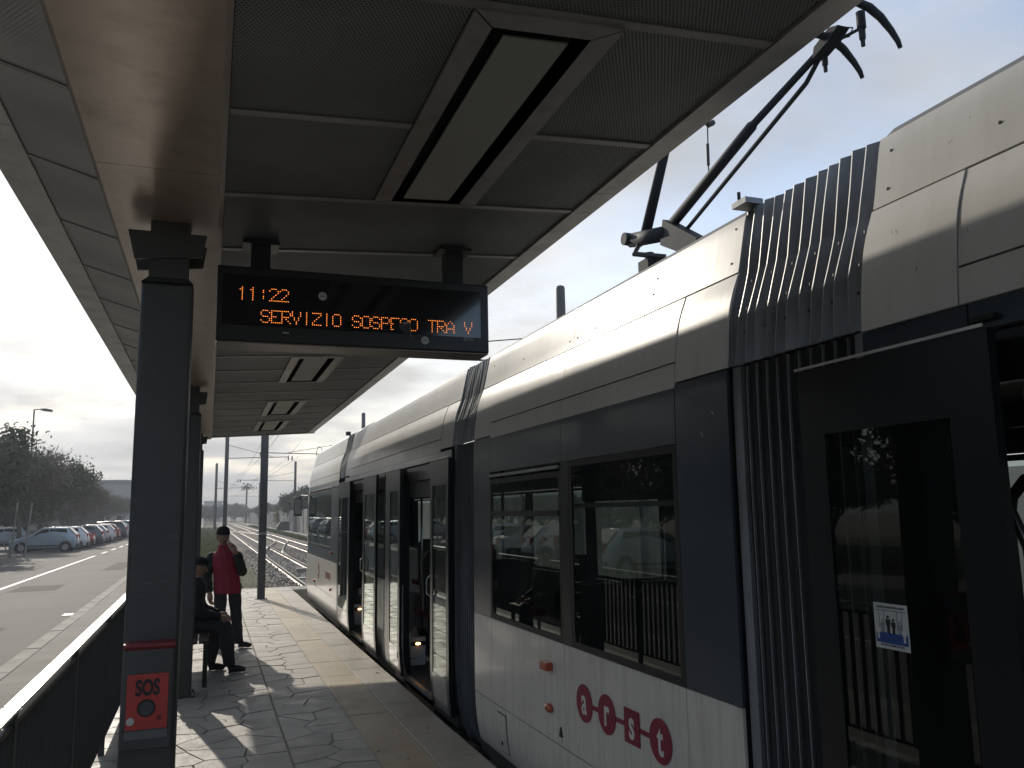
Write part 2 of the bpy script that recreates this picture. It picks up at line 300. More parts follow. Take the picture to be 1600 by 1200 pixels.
def stone_mat(name, c, c2, rough=0.75):
    m, t, b = nodes(name); N = t.nodes; K = t.links; b.inputs['Specular IOR Level'].default_value = 0.3
    oi = N.new('ShaderNodeObjectInfo'); tcd = N.new('ShaderNodeTexCoord')
    n1 = N.new('ShaderNodeTexNoise'); n1.inputs['Scale'].default_value = 5; n1.inputs['Detail'].default_value = 8; K.new(tcd.outputs['Object'], n1.inputs['Vector'])
    ad = N.new('ShaderNodeMath'); ad.operation = 'MULTIPLY_ADD'; K.new(oi.outputs['Random'], ad.inputs[0]); ad.inputs[1].default_value = 0.7; K.new(n1.outputs['Fac'], ad.inputs[2])
    r = N.new('ShaderNodeMapRange'); K.new(ad.outputs[0], r.inputs[0]); r.inputs[1].default_value = 0.35; r.inputs[2].default_value = 1.35
    mx = N.new('ShaderNodeMix'); mx.data_type = 'RGBA'; K.new(r.outputs[0], mx.inputs['Factor']); mx.inputs['A'].default_value = (*c, 1); mx.inputs['B'].default_value = (*c2, 1)
    n9 = N.new('ShaderNodeTexNoise'); n9.inputs['Scale'].default_value = 0.9; n9.inputs['Detail'].default_value = 9; n9.inputs['Roughness'].default_value = 0.7; K.new(tcd.outputs['Object'], n9.inputs['Vector'])
    r9 = N.new('ShaderNodeMapRange'); K.new(n9.outputs['Fac'], r9.inputs[0]); r9.inputs[1].default_value = 0.42; r9.inputs[2].default_value = 0.68; r9.inputs[3].default_value = 1.08; r9.inputs[4].default_value = 0.80
    sc9 = N.new('ShaderNodeVectorMath'); sc9.operation = 'SCALE'; K.new(mx.outputs['Result'], sc9.inputs[0]); K.new(r9.outputs[0], sc9.inputs['Scale']); K.new(sc9.outputs[0], b.inputs['Base Color'])
    r2 = N.new('ShaderNodeMapRange'); K.new(n1.outputs['Fac'], r2.inputs[0]); r2.inputs[1].default_value = 0.3; r2.inputs[2].default_value = 0.7; r2.inputs[3].default_value = rough - 0.18; r2.inputs[4].default_value = rough + 0.1; K.new(r2.outputs[0], b.inputs['Roughness'])
    n3 = N.new('ShaderNodeTexNoise'); n3.inputs['Scale'].default_value = 22; n3.inputs['Detail'].default_value = 6; K.new(tcd.outputs['Object'], n3.inputs['Vector'])
    bp = N.new('ShaderNodeBump'); bp.inputs['Strength'].default_value = 0.35; bp.inputs['Distance'].default_value = 0.012; K.new(n3.outputs['Fac'], bp.inputs['Height']); K.new(bp.outputs[0], b.inputs['Normal'])
    return m
M['stone'] = stone_mat('crazy_paving_stone', (0.33, 0.305, 0.27), (0.45, 0.415, 0.36), 0.6)
M['tileo'] = stone_mat('ochre_tile', (0.36, 0.29, 0.20), (0.44, 0.355, 0.25), 0.55)
M['tileg'] = stone_mat('pale_edge_slab', (0.31, 0.275, 0.225), (0.41, 0.36, 0.295), 0.55)
M['mortar'] = mat('mortar', (0.27, 0.245, 0.21), 0.9, bump=0.3)
M['asphalt'] = mat('asphalt', (0.125, 0.115, 0.102), 0.8, 0, 0.18, 0.35, bump=0.5, bscale=60, dirt=(0.165, 0.15, 0.13), dscale=0.4, damt=0.5, spec=0.2)
M['pavement'] = mat('pavement_concrete', (0.22, 0.205, 0.18), 0.8, 0, 0.12, 1.0, bump=0.4, bscale=40, dirt=(0.13, 0.12, 0.10), dscale=0.8, damt=0.6, spec=0.2)
M['kerb'] = mat('kerb_concrete', (0.34, 0.32, 0.28), 0.8, 0, 0.15, 3, bump=0.4, bscale=30, dirt=(0.14, 0.125, 0.10), damt=0.6, spec=0.2)
M['paint'] = mat('road_paint', (0.62, 0.60, 0.56), 0.6, dirt=(0.2, 0.19, 0.17), dscale=6, damt=0.6)
M['ballast'] = mat('ballast_gravel', (0.17, 0.145, 0.12), 0.95, 0, 0.45, 9, bump=1.0, bscale=14, dirt=(0.07, 0.055, 0.045), dscale=0.9, damt=0.5, spec=0.2)
M['pebble'] = stone_mat('ballast_stone', (0.10, 0.085, 0.075), (0.30, 0.27, 0.23), 0.85)
M['earth'] = mat('bare_earth', (0.20, 0.165, 0.12), 0.95, 0, 0.2, 0.5, bump=0.6, bscale=8, dirt=(0.10, 0.10, 0.05), dscale=0.3, damt=0.7, spec=0.2)
M['turf'] = mat('rough_turf', (0.075, 0.080, 0.035), 0.95, 0, 0.35, 1.5, bump=0.8, bscale=12, dirt=(0.15, 0.12, 0.07), dscale=0.5, damt=0.6, spec=0.2)
#@@SETTING
# ------------------------------------------------------------------ setting: ground, road, pavement, platform
def sheet(name, m, x0, x1, y0, y1, z, **k): return struct(MB().add([(x0,y0,z),(x1,y0,z),(x1,y1,z),(x0,y1,z)], [(0,1,2,3)]).build(name, m, **k))
sheet('ground', M['earth'], -900, 900, -300, 1800, -0.36)
sheet('road', M['asphalt'], -6.62, -2.42, -60, 420, -0.304)
sheet('parking_area', M['asphalt'], -15.5, -6.62, 4, 300, -0.300)
sheet('verge', M['turf'], -40, -15.5, -40, 400, -0.30)
sheet('trackside_verge', M['turf'], -1.6, 1.6, 21.4, 320, -0.32)
sheet('ballast_bed', M['ballast'], 1.6, 7.4, -40, 330, -0.345)
sheet('path', M['concrete'], 7.7, 9.5, 24, 300, -0.335)
struct(MB().box(-2.2, -0.76, -40, 300, -0.34, -0.15).build('pavement', M['pavement']))
kb = thing('kerb', 'pale concrete kerb stones along the road edge beside the pavement', 'kerb', (-2.31, 0, -0.3))
k0 = MB().box(-2.42, -2.203, -0.496, 0.496, -0.34, -0.145).build('kerb_stone', M['kerb'], kb, bevel=0.015)
for i in range(8, 60):
    c = k0 if i == 8 else share(k0, 'kerb_stone', kb, (0, 0, 0)); c.location = Vector((0, i + 0.5, 0)) - kb.location + Vector((random.uniform(-.004, .004), 0, random.uniform(-.004, .004)))
stuff(MB().box(-2.42, -2.203, 60, 300, -0.34, -0.147).box(-2.42, -2.203, -40, 7.99, -0.34, -0.147).build('kerb_run', M['kerb'], kb))
b = MB()
b.add([(-5.68, 6, -0.299), (-5.54, 6, -0.299), (-5.54, 50, -0.299), (-5.68, 50, -0.299)], [(0,1,2,3)])
for y in range(53, 200, 5): b.add([(-5.68, y, -0.299), (-5.52, y, -0.299), (-5.52, y + 2.6, -0.299), (-5.68, y + 2.6, -0.299)], [(0,1,2,3)])
for y in range(57, 200, 9): b.add([(-2.75, y, -0.299), (-2.62, y, -0.299), (-2.62, y + 3, -0.299), (-2.75, y + 3, -0.299)], [(0,1,2,3)])
struct(b.build('road_marking', M['paint']))
b = MB()
for y in range(12, 200, 5): b.add([(-11.8, y, -0.296), (-7.4, y, -0.296), (-7.4, y + 0.12, -0.296), (-11.8, y + 0.12, -0.296)], [(0,1,2,3)])
struct(b.build('parking_marking', M['paint']))

plat = bpy.data.objects.new('platform', None); COL.objects.link(plat); plat.location = (0.5, 12, 0); plat['kind'] = 'structure'
MB().box(-0.76, 1.86, -8, 20.6, -0.36, -0.008).build('platform_base', M['mortar'], plat)
MB().box(1.0, 2.36, 20.0, 20.9, -0.36, -0.006).build('end_block', M['concrete'], plat, bevel=0.02)
MB().box(-0.76, 1.0, 20.605, 20.9, -0.36, -0.002).build('end_kerb', M['concrete'], plat, bevel=0.01)
# crazy paving: voronoi cells cut by half-planes
def clip(poly, p, n):
    res = []
    for i in range(len(poly)):
        a, b_ = poly[i], poly[(i + 1) % len(poly)]
        da = (a[0]-p[0])*n[0] + (a[1]-p[1])*n[1]; db = (b_[0]-p[0])*n[0] + (b_[1]-p[1])*n[1]
        if da <= 0: res.append(a)
        if (da < 0 < db) or (db < 0 < da):
            t = da / (da - db); res.append((a[0] + (b_[0]-a[0])*t, a[1] + (b_[1]-a[1])*t))
    return res
def crazy(x0, x1, y0, y1, nx, ny, seed):
    rd = random.Random(seed); seeds = []
    for i in range(nx):
        for j in range(ny):
            seeds.append((x0 + (x1-x0)*(i + 0.5 + rd.uniform(-.42, .42))/nx, y0 + (y1-y0)*(j + 0.5 + rd.uniform(-.45, .45))/ny))
    cells = []
    for a in seeds:
        poly = [(x0, y0), (x1, y0), (x1, y1), (x0, y1)]
        for c in seeds:
            if c is a or abs(c[1]-a[1]) > 1.6: continue
            n = (c[0]-a[0], c[1]-a[1]); l = math.hypot(*n); n = (n[0]/l, n[1]/l); g = 0.0035 + rd.random()*0.003
            poly = clip(poly, ((a[0]+c[0])/2 - n[0]*g, (a[1]+c[1])/2 - n[1]*g), n)
            if len(poly) < 3: break
        if len(poly) >= 3: cells.append(poly)
    return cells
def stone_obj(poly, z, mb=None):
    top = random.uniform(-0.003, 0.003)
    cx = sum(p[0] for p in poly)/len(poly); cy = sum(p[1] for p in poly)/len(poly)
    q = [(cx + (p[0]-cx)*0.985, cy + (p[1]-cy)*0.985) for p in poly]; n = len(poly)
    tx, ty = random.uniform(-.004, .004), random.uniform(-.004, .004)
    vs = [(p[0], p[1], z-0.03) for p in poly] + [(p[0], p[1], z + top - 0.003) for p in poly] + [(p[0], p[1], z + top + (p[0]-cx)*tx + (p[1]-cy)*ty) for p in q]
    fs = [tuple(2*n + i for i in range(n))] + [(i, (i+1)%n, (i+1)%n + n, i + n) for i in range(n)] + [(i+n, (i+1)%n+n, (i+1)%n+2*n, i+2*n) for i in range(n)]
    if mb: mb.add(vs, fs)
    else: MB().add(vs, fs).build('paving_stone', M['stone'], plat)
far = MB(); far2 = MB()
for cells in (crazy(-0.755, 0.603, 4.6, 20.59, 5, 58, 3), crazy(0.617, 1.168, 4.6, 20.59, 2, 56, 5)):
    for p in cells:
        cy = sum(q[1] for q in p)/len(p)
        stone_obj(p, 0.0, None if cy < 15.2 else far2)
for cells in (crazy(-0.755, 0.603, -8, 4.59, 4, 34, 13), crazy(0.617, 1.168, -8, 4.59, 2, 34, 15)):
    for p in cells: stone_obj(p, 0.0, far)
stuff(far.build('paving_stones', M['stone'], plat)); stuff(far2.build('paving_stones', M['stone'], plat))
def tile(x0, x1, y0, y1, m):
    z = random.uniform(-0.003, 0.002); b = MB(); c = 0.004
    b.add([(x0,y0,-.03),(x1,y0,-.03),(x1,y1,-.03),(x0,y1,-.03),(x0,y0,z-c),(x1,y0,z-c),(x1,y1,z-c),(x0,y1,z-c),(x0+c,y0+c,z),(x1-c,y0+c,z),(x1-c,y1-c,z),(x0+c,y1-c,z)],
          [(8,9,10,11)] + [(i,(i+1)%4,(i+1)%4+4,i+4) for i in range(4)] + [(i+4,(i+1)%4+4,(i+1)%4+8,i+8) for i in range(4)])
    return b
y = -7.9
while y < 20.55:
    y1 = min(y + 0.9, 20.6); tile(1.176, 1.528, y, y1 - 0.005, 0).build('ochre_tile', M['tileo'], plat); y += 0.9
y = -7.9
while y < 20.55:
    y1 = min(y + 0.6, 20.6); tile(1.534, 1.87, y, y1 - 0.005, 0).build('edge_slab', M['tileg'], plat); y += 0.6

rd = random.Random(31); b = MB()
for i in range(46):
    x, y, r = rd.uniform(-.6, 1.8), rd.uniform(5.2, 17), rd.uniform(.006, .02); n = 8
    b.add([(x + r*cos(2*pi*k/n)*rd.uniform(.7, 1.1), y + r*sin(2*pi*k/n)*rd.uniform(.7, 1.1), .0045) for k in range(n)], [tuple(range(n))])
stuff(b.build('gum_spots', M['seal'], plat)); b = MB()
for i in range(30):
    x, y, a, l = rd.uniform(-.6, 1.8), rd.uniform(5.2, 18), rd.random()*6.28, rd.uniform(.012, .035); dx, dy = cos(a)*l, sin(a)*l
    b.add([(x-dx, y-dy, .006), (x+dy*.35, y-dx*.35, .010), (x+dx, y+dy, .007), (x-dy*.35, y+dx*.35, .014)], [(0,1,2,3)])
stuff(b.build('dry_leaves', M['pebble'], plat))

# ------------------------------------------------------------------ canopy
can = thing('platform_canopy', 'long dark butterfly canopy with perforated soffit over the platform', 'canopy', (-0.2, 6, 0))
XI, XO, ZI, ZO = 0.02, 1.59, 3.018, 3.113
def zr(x): return ZI + (ZO - ZI) * (x - XI) / (XO - XI)
def zl(x): return ZI + (3.10 - ZI) * (-0.45 - x) / 0.28
Y0 = 1.945 - 6 * 0.755; NB = 23
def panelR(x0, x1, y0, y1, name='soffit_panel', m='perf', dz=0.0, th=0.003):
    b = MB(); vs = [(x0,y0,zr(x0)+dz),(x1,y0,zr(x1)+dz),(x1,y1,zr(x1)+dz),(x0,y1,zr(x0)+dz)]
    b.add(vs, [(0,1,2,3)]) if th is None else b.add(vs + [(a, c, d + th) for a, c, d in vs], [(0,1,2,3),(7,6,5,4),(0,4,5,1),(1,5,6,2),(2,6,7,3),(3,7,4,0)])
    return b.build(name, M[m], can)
fix = {6: 2, 13: 2, 17: 2, 20: 2}   # bay -> number of bays a light takes
infix = {}
for k0_, n_ in fix.items():
    for q in range(n_): infix[k0_ + q] = k0_
for k in range(NB):
    y0, y1 = Y0 + k * 0.755, Y0 + (k + 1) * 0.755
    g = 0.004
    if k in infix:
        panelR(XI + .002, 0.632, y0 + g, y1 - g); panelR(1.093, XO - g, y0 + g, y1 - g)
        segs = [(XI + .002, 0.63), (1.095, XO - .005)] if infix[k] != k else [(XI + .002, XO - .005)]
    else:
        panelR(XI + .002, XO - g, y0 + g, y1 - g); segs = [(XI + .002, XO - .005)]
    for a, c in segs: panelR(a, c, y0 - 0.018, y0 + 0.018, 'joint_strip', 'strip', -0.007, 0.005)
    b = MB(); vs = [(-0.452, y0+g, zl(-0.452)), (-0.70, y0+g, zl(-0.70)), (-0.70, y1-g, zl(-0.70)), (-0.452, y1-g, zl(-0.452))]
    b.add(vs + [(a, c, d + .003) for a, c, d in vs], [(0,1,2,3),(7,6,5,4),(0,4,5,1),(1,5,6,2),(2,6,7,3),(3,7,4,0)]).build('soffit_panel', M['perf_lit'], can)
    b = MB(); vs = [(-0.452, y0-.01, zl(-0.452)-.006), (-0.70, y0-.01, zl(-0.70)-.006), (-0.70, y0+.01, zl(-0.70)-.006), (-0.452, y0+.01, zl(-0.452)-.006)]
    b.add(vs + [(a, c, d + .004) for a, c, d in vs], [(0,1,2,3),(7,6,5,4),(0,4,5,1),(1,5,6,2),(2,6,7,3),(3,7,4,0)]).build('joint_strip', M['strip'], can)
YE = Y0 + NB * 0.755
for k0_, n_ in fix.items():
    y0, y1 = Y0 + k0_ * 0.755 + .012, Y0 + (k0_ + n_) * 0.755 - .012
    fx = [(0.635, 1.090, y0, y1), (0.707, 1.014, y0 + .072, y1 - .03)]
    b = MB()   # mitred trim ring
    def P4(r, dz): x0, x1, a, c = r; return [(x0,a,zr(x0)+dz),(x1,a,zr(x1)+dz),(x1,c,zr(x1)+dz),(x0,c,zr(x0)+dz)]
    A, Bq = P4(fx[0], -0.014), P4(fx[1], -0.014); A2, B2 = P4(fx[0], 0.0), P4(fx[1], 0.075)
    def shr(p, q, t=.0035): return tuple(p[i] + (q[i] - p[i])*t for i in range(3))
    fr = None
    for i in range(4):
        k = (i + 1) % 4; p0, p1, q0, q1 = A[i], A[k], Bq[i], Bq[k]; p0, p1 = shr(p0, p1), shr(p1, p0); q0, q1 = shr(q0, q1, .005), shr(q1, q0, .005)
        up = lambda v, d: (v[0], v[1], v[2] + d)
        piece = MB().add([p0, p1, q1, q0, up(p0, .014), up(p1, .014), up(q1, .07), up(q0, .07)], [(0,1,2,3),(0,4,5,1),(3,2,6,7),(0,3,7,4),(1,5,6,2)]).build('light_frame' if i == 0 else 'frame_side', M['strip'], can if i == 0 else fr)
        fr = fr or piece
    b = MB(); b.add(Bq + B2, [(i+0,(i+1)%4,(i+1)%4+4,i+4) for i in range(4)] + [(4,5,6,7)]); b.build('light_recess', M['fixdark'], fr)
    r = (0.758, 0.962, y0 + .125, y1 - .045); A = P4(r, -0.004); A2 = P4(r, 0.002)
    MB().add(A + A2, [(0,1,2,3)] + [(i,(i+1)%4,(i+1)%4+4,i+4) for i in range(4)]).build('light_diffuser', M['diff'], fr, smooth=False)
# edges, void above, roof
yb0, yb1 = Y0 - 0.03, YE + 0.03
NS = 6
for i in range(NS):
    a = yb0 + (yb1 - yb0) * i / NS + .002; c = yb0 + (yb1 - yb0) * (i + 1) / NS - .002
    MB().prism([(XO, ZO-.012), (1.70, 3.118-.006), (1.715, 3.13), (1.715, 3.30), (1.70, 3.30), (1.70, 3.15), (XO, ZO+.02)], 'y', a, c).build('edge_trim', M['edge'], can)
    MB().prism([(-0.70, 3.095-.012), (-0.825, 3.096), (-0.84, 3.105), (-0.84, 3.28), (-0.825, 3.28), (-0.825, 3.13), (-0.70, 3.12)], 'y', a, c).build('edge_trim', M['edge'], can)
    MB().prism([(-0.45, 3.012), (-0.43, 2.985), (0.0, 2.985), (XI, 3.012), (XI, 3.10), (-0.45, 3.10)], 'y', a, c).build('box_beam', M['valley'], can)
MB().box(-0.83, 1.705, yb0, yb1, 3.302, 3.34).build('roof_sheet', M['roof'], can)
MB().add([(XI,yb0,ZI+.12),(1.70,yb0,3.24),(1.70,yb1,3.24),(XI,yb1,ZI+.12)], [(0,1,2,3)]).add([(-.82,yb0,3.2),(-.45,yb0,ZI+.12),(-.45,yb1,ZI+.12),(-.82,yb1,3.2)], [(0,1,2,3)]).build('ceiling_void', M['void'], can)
for yy, yy2 in ((yb1 - .02, yb1 + .012), (yb0 - .012, yb0 + .02)):
    MB().prism([(-0.84, 3.085), (-0.45, 3.0), (-0.43, 2.975), (0.0, 2.975), (XI, 3.0), (1.715, 3.10), (1.715, 3.345), (-0.84, 3.345)], 'y', yy, yy2).build('end_fascia', M['edge'], can)
# columns
COLY = (3.86, 8.86, 13.86, -1.14)
for i, cy in enumerate(COLY):
    lab = ['broad dark steel column with red emergency box in the foreground', 'dark steel column right behind the foreground column beside the bench', 'third dark steel column near the far end of the canopy, mostly hidden', 'dark steel column behind the camera position'][i]
    c = thing('canopy_column', lab, 'column', (-0.2, cy, 0), 'columns carrying the platform canopy')
    MB().box(-0.303, -0.094, cy-.10, cy+.11, 0.0, 2.70).build('shaft', M['column'], c, bevel=0.014)
    b = MB(); lo = [(-0.303,cy-.10),(-0.094,cy-.10),(-0.094,cy+.11),(-0.303,cy+.11)]; hi = [(-0.277,cy-.075),(-0.118,cy-.075),(-0.118,cy+.085),(-0.277,cy+.085)]
    b.add([(*p, 2.701) for p in lo] + [(*p, 2.73) for p in hi] + [(*p, 2.985) for p in hi], [(i_,(i_+1)%4,(i_+1)%4+4,i_+4) for i_ in range(4)] + [(i_+4,(i_+1)%4+4,(i_+1)%4+8,i_+8) for i_ in range(4)])
    b.build('neck', M['column'], c)
    b = MB(); b.prism([(-0.365, 2.93), (-0.335, 2.80), (-0.06, 2.83), (-0.045, 2.93)], 'y', cy - .09, cy - .076).prism([(-0.365, 2.93), (-0.335, 2.80), (-0.06, 2.83), (-0.045, 2.93)], 'y', cy + .086, cy + .10)
    b.build('bracket', M['column'], c)
    MB().box(-0.34, -0.06, cy-.13, cy+.14, -0.01, 0.012).build('base_plate', M['column'], c)
    b = MB()
    for sx in (-.32, -.08):
        for sy in (-.11, .12): b.tube([(sx, cy+sy, .012), (sx, cy+sy, .035)], .011, 6)
    b.build('anchor_bolt', M['chrome'], c)
# stickers residue on the first column
b = MB()
rd = random.Random(4)
for (x, z, w, h) in ((-.13, 1.62, .028, .01), (-.22, 1.435, .022, .006), (-.16, 1.44, .03, .008), (-.245, 1.385, .02, .006), (-.125, 1.2, .01, .016)):
    n = 9; vs = [(x + w*cos(2*pi*k/n)*rd.uniform(.6,1.1), 3.7585, z + h*sin(2*pi*k/n)*rd.uniform(.6,1.1)) for k in range(n)]; b.add(vs, [tuple(range(n))])
col0 = [o for o in bpy.data.objects if o.name == 'canopy_column'][0]
b.build('sticker_residue', mat('torn_paper', (0.12, 0.10, 0.10), 0.8), col0)

# SOS box on the first column
sb = thing('emergency_call_box', 'dark emergency call box with red SOS plate on the foreground column', 'call box', (-0.2, 3.76, 0.8))
MB().box(-0.292, -0.108, 3.70, 3.757, 0.80, 1.19).build('housing', M['column'], sb, bevel=0.006)
MB().add([(-.292,3.700,1.178),(-.108,3.700,1.178),(-.104,3.684,1.192),(-.296,3.684,1.192),(-.292,3.757,1.195),(-.108,3.757,1.195),(-.292,3.757,1.206),(-.108,3.757,1.206),(-.296,3.684,1.203),(-.104,3.684,1.203)],
         [(3,2,9,8),(8,9,7,6),(3,2,1,0),(0,1,5,4),(3,8,6,4,0),(2,1,5,7,9)]).build('red_hood', mat('dull_red_hood', (0.22, 0.03, 0.035), 0.5), sb)
pl = MB().box(-0.276, -0.125, 3.6945, 3.6985, 0.878, 1.086).build('red_plate', M['sosred'], sb)
text_mesh('lettering', 'SOS', M['black'], sb, (-0.2005, 3.693, 1.032), (1, 0, 0), (0, 0, 1), 0.082, bold=0.0032, align='CENTER', sx=0.62)
MB().disc((-.203, 3.694, .958), (0, -1, 0), .033, .006, 28).build('speaker_grille', M['seal'], sb)
MB().disc((-.203, 3.688, .958), (0, -1, 0), .026, .002, 24).build('speaker_mesh', M['column'], sb)
MB().disc((-.258, 3.694, .912), (0, -1, 0), .0145, .008, 20).build('call_button', M['button'], sb)
MB().disc((-.155, 3.694, .918), (0, -1, 0), .010, .003, 16).build('indicator', mat('dull_red_lens', (0.2, 0.02, 0.02), 0.4), sb)
MB().box(-0.279, -0.124, 3.6945, 3.6985, 0.842, 0.874).build('label_strip', mat('grey_strip', (0.13, 0.13, 0.125), 0.5), sb)

# electronic sign
sg = thing('departure_display', 'hanging dark electronic sign with amber dot text under the canopy', 'display', (0.675, 4.1, 2.49))
MB().box(0.004, 1.346, 4.003, 4.19, 2.509, 2.872).build('housing', M['signbox'], sg, bevel=0.006)
MB().box(0.010, 1.340, 4.00, 4.19, 2.500, 2.506).build('underside', M['signunder'], sg)
MB().box(0.03, 1.30, 3.999, 4.002, 2.585, 2.83).build('front_pane', M['signface'], sg)
for x in (0.20, 1.18):
    MB().box(x-.045, x+.045, 4.06, 4.15, 2.873, zr(x) - .012).build('hanger', M['signbox'], sg)
    MB().box(x-.085, x+.085, 4.03, 4.18, zr(x)-.03, zr(x) - .012).build('hanger_plate', M['signbox'], sg)
FONT = {'1': ['00100','01100','00100','00100','00100','00100','00100'], '2': ['01110','10001','00001','00010','00100','01000','11111'] , ':': ['00000','00100','00100','00000','00100','00100','00000'],
 'S': ['01110','10001','10000','01110','00001','10001','01110'], 'E': ['11111','10000','10000','11100','10000','10000','11111'], 'R': ['11110','10001','10001','11110','10100','10010','10001'],
 'V': ['10001','10001','10001','01010','01010','00100','00100'], 'I': ['00100']*7, 'Z': ['11111','00001','00010','00100','01000','10000','11111'], 'O': ['01110','10001','10001','10001','10001','10001','01110'],
 'P': ['11110','10001','10001','11110','10000','10000','10000'], 'T': ['11111']+['00100']*6, 'A': ['00100','01010','10001','10001','11111','10001','10001'], ' ': ['00000']*7}
def led(txt, x, z, pitch, skip=()):
    b = MB()
    for i, ch in enumerate(txt):
        for r in range(7):
            for c in range(5):
                if FONT[ch][r][c] == '1' and (i, r, c) not in skip:
                    xx = x + (i * 5 + c) * pitch; zz_ = z - r * pitch; s = pitch * 0.25
                    b.add([(xx-s,3.9975,zz_),(xx,3.9975,zz_-s),(xx+s,3.9975,zz_),(xx,3.9975,zz_+s)], [(0,1,2,3)])
    return b.build('amber_dots', M['led'], sg)
led('11:22', 0.098, 2.768, 0.0096)
led('SERVIZIO SOSPESO TRA V', 0.205, 2.662, 0.0096, {(13, r, c) for r in (2, 3, 4, 5, 6) for c in (2, 3, 4)} | {(14, r, c) for r in (3, 4, 5) for c in (0, 1)})
for (x, z) in ((0.49, 2.75), (1.003, 2.557)):
    MB().disc((x, 3.998, z), (0, -1, 0), .0205, .0015, 28).build('round_sticker', M['sticker'], sg)
    MB().box(x-.010, x-.002, 3.9955, 3.9965, z-.003, z+.002).box(x+.003, x+.010, 3.9955, 3.9965, z-.002, z+.003).build('sticker_print', M['black'], sg)
MB().box(.305, .335, 4.0, 4.002, 2.556, 2.562).build('small_lock', M['sticker'], sg)
b = MB(); b.add([(.865,3.9968,2.625),(.885,3.9968,2.652),(.925,3.9968,2.645),(.93,3.9968,2.60),(.905,3.9968,2.585),(.88,3.9968,2.60)], [(0,1,2,3,4,5)]); b.build('cracked_spot', M['signbox'], sg)
b = MB(); b.add([(.885,3.9962,2.638),(.915,3.9962,2.650),(.925,3.9962,2.643),(.90,3.9962,2.633)], [(0,1,2,3)]); b.add([(.926,3.9962,2.62),(.93,3.9962,2.62),(.931,3.9962,2.565),(.929,3.9962,2.565)], [(0,1,2,3)]); b.build('crack_scratch', mat('crack_white', (.3, .27, .24), .6), sg)
MB().box(1.208, 1.232, 3.9965, 3.998, 2.568, 2.571).box(1.208, 1.232, 3.9965, 3.998, 2.580, 2.583).box(1.208, 1.211, 3.9965, 3.998, 2.5711, 2.5799).build('maker_mark', M['sticker'], sg)
text_mesh('maker_lettering', 'Dm', M['sticker'], sg, (1.234, 3.9975, 2.576), (1, 0, 0), (0, 0, 1), 0.02, sx=0.9)

# railing
rl = thing('platform_railing', 'dark barred railing with silver flat handrail along the road side', 'railing', (-0.67, 6, 0))
js = [-3.1, -1.4, 0.3, 2.0, 3.71, 5.3, 6.96, 8.6, 10.3, 12.0, 13.7, 15.4, 17.1, 18.8, 20.5]
for a, c in zip(js[:-1], js[1:]):
    MB().box(-0.698, -0.637, a + .012, c - .012, 0.992, 1.003).build('handrail', M['rail'], rl)
    MB().box(-0.690, -0.650, c - .02, c + .02, 0.0, 0.990).build('post', M['bar'], rl)
    MB().box(-0.683, -0.657, a + .02, c - .02, 0.925, 0.945).build('top_rail', M['bar'], rl)
    MB().box(-0.683, -0.657, a + .02, c - .02, 0.10, 0.12).build('bottom_rail', M['bar'], rl)
bar0 = None; nb = 0
y = -3.0
while y < 20.4:
    y += 0.105
    if min(abs(y - j) for j in js) < .03: continue
    if bar0 is None: bar0 = MB().box(-0.688, -0.652, -0.0035, 0.0035, 0.121, 0.924).build('bar', M['bar'], rl); base = bar0.location.copy(); bar0.location = base + Vector((0, y, 0))
    else: share(bar0, 'bar', rl, base + Vector((0, y, 0)))

# bench
bn = thing('bench', 'dark slatted bench between the columns with a person sitting on it', 'bench', (-0.2, 10.0, 0))
for i in range(4): MB().box(-0.36 + i*.105, -0.265 + i*.105, 9.15, 11.0, 0.43, 0.455).build('slat', M['wood'], bn)
for i in range(2): MB().box(-0.40, -0.375, 9.15, 11.0, 0.60 + i*.13, 0.69 + i*.13).build('back_slat', M['wood'], bn)
for yy in (9.2, 10.9):
    MB().box(0.0, 0.045, yy - .02, yy + .02, 0.0, 0.428).build('leg', M['wood'], bn); MB().box(-0.375, -0.34, yy - .02, yy + .02, 0.0, 0.84).build('leg', M['wood'], bn)
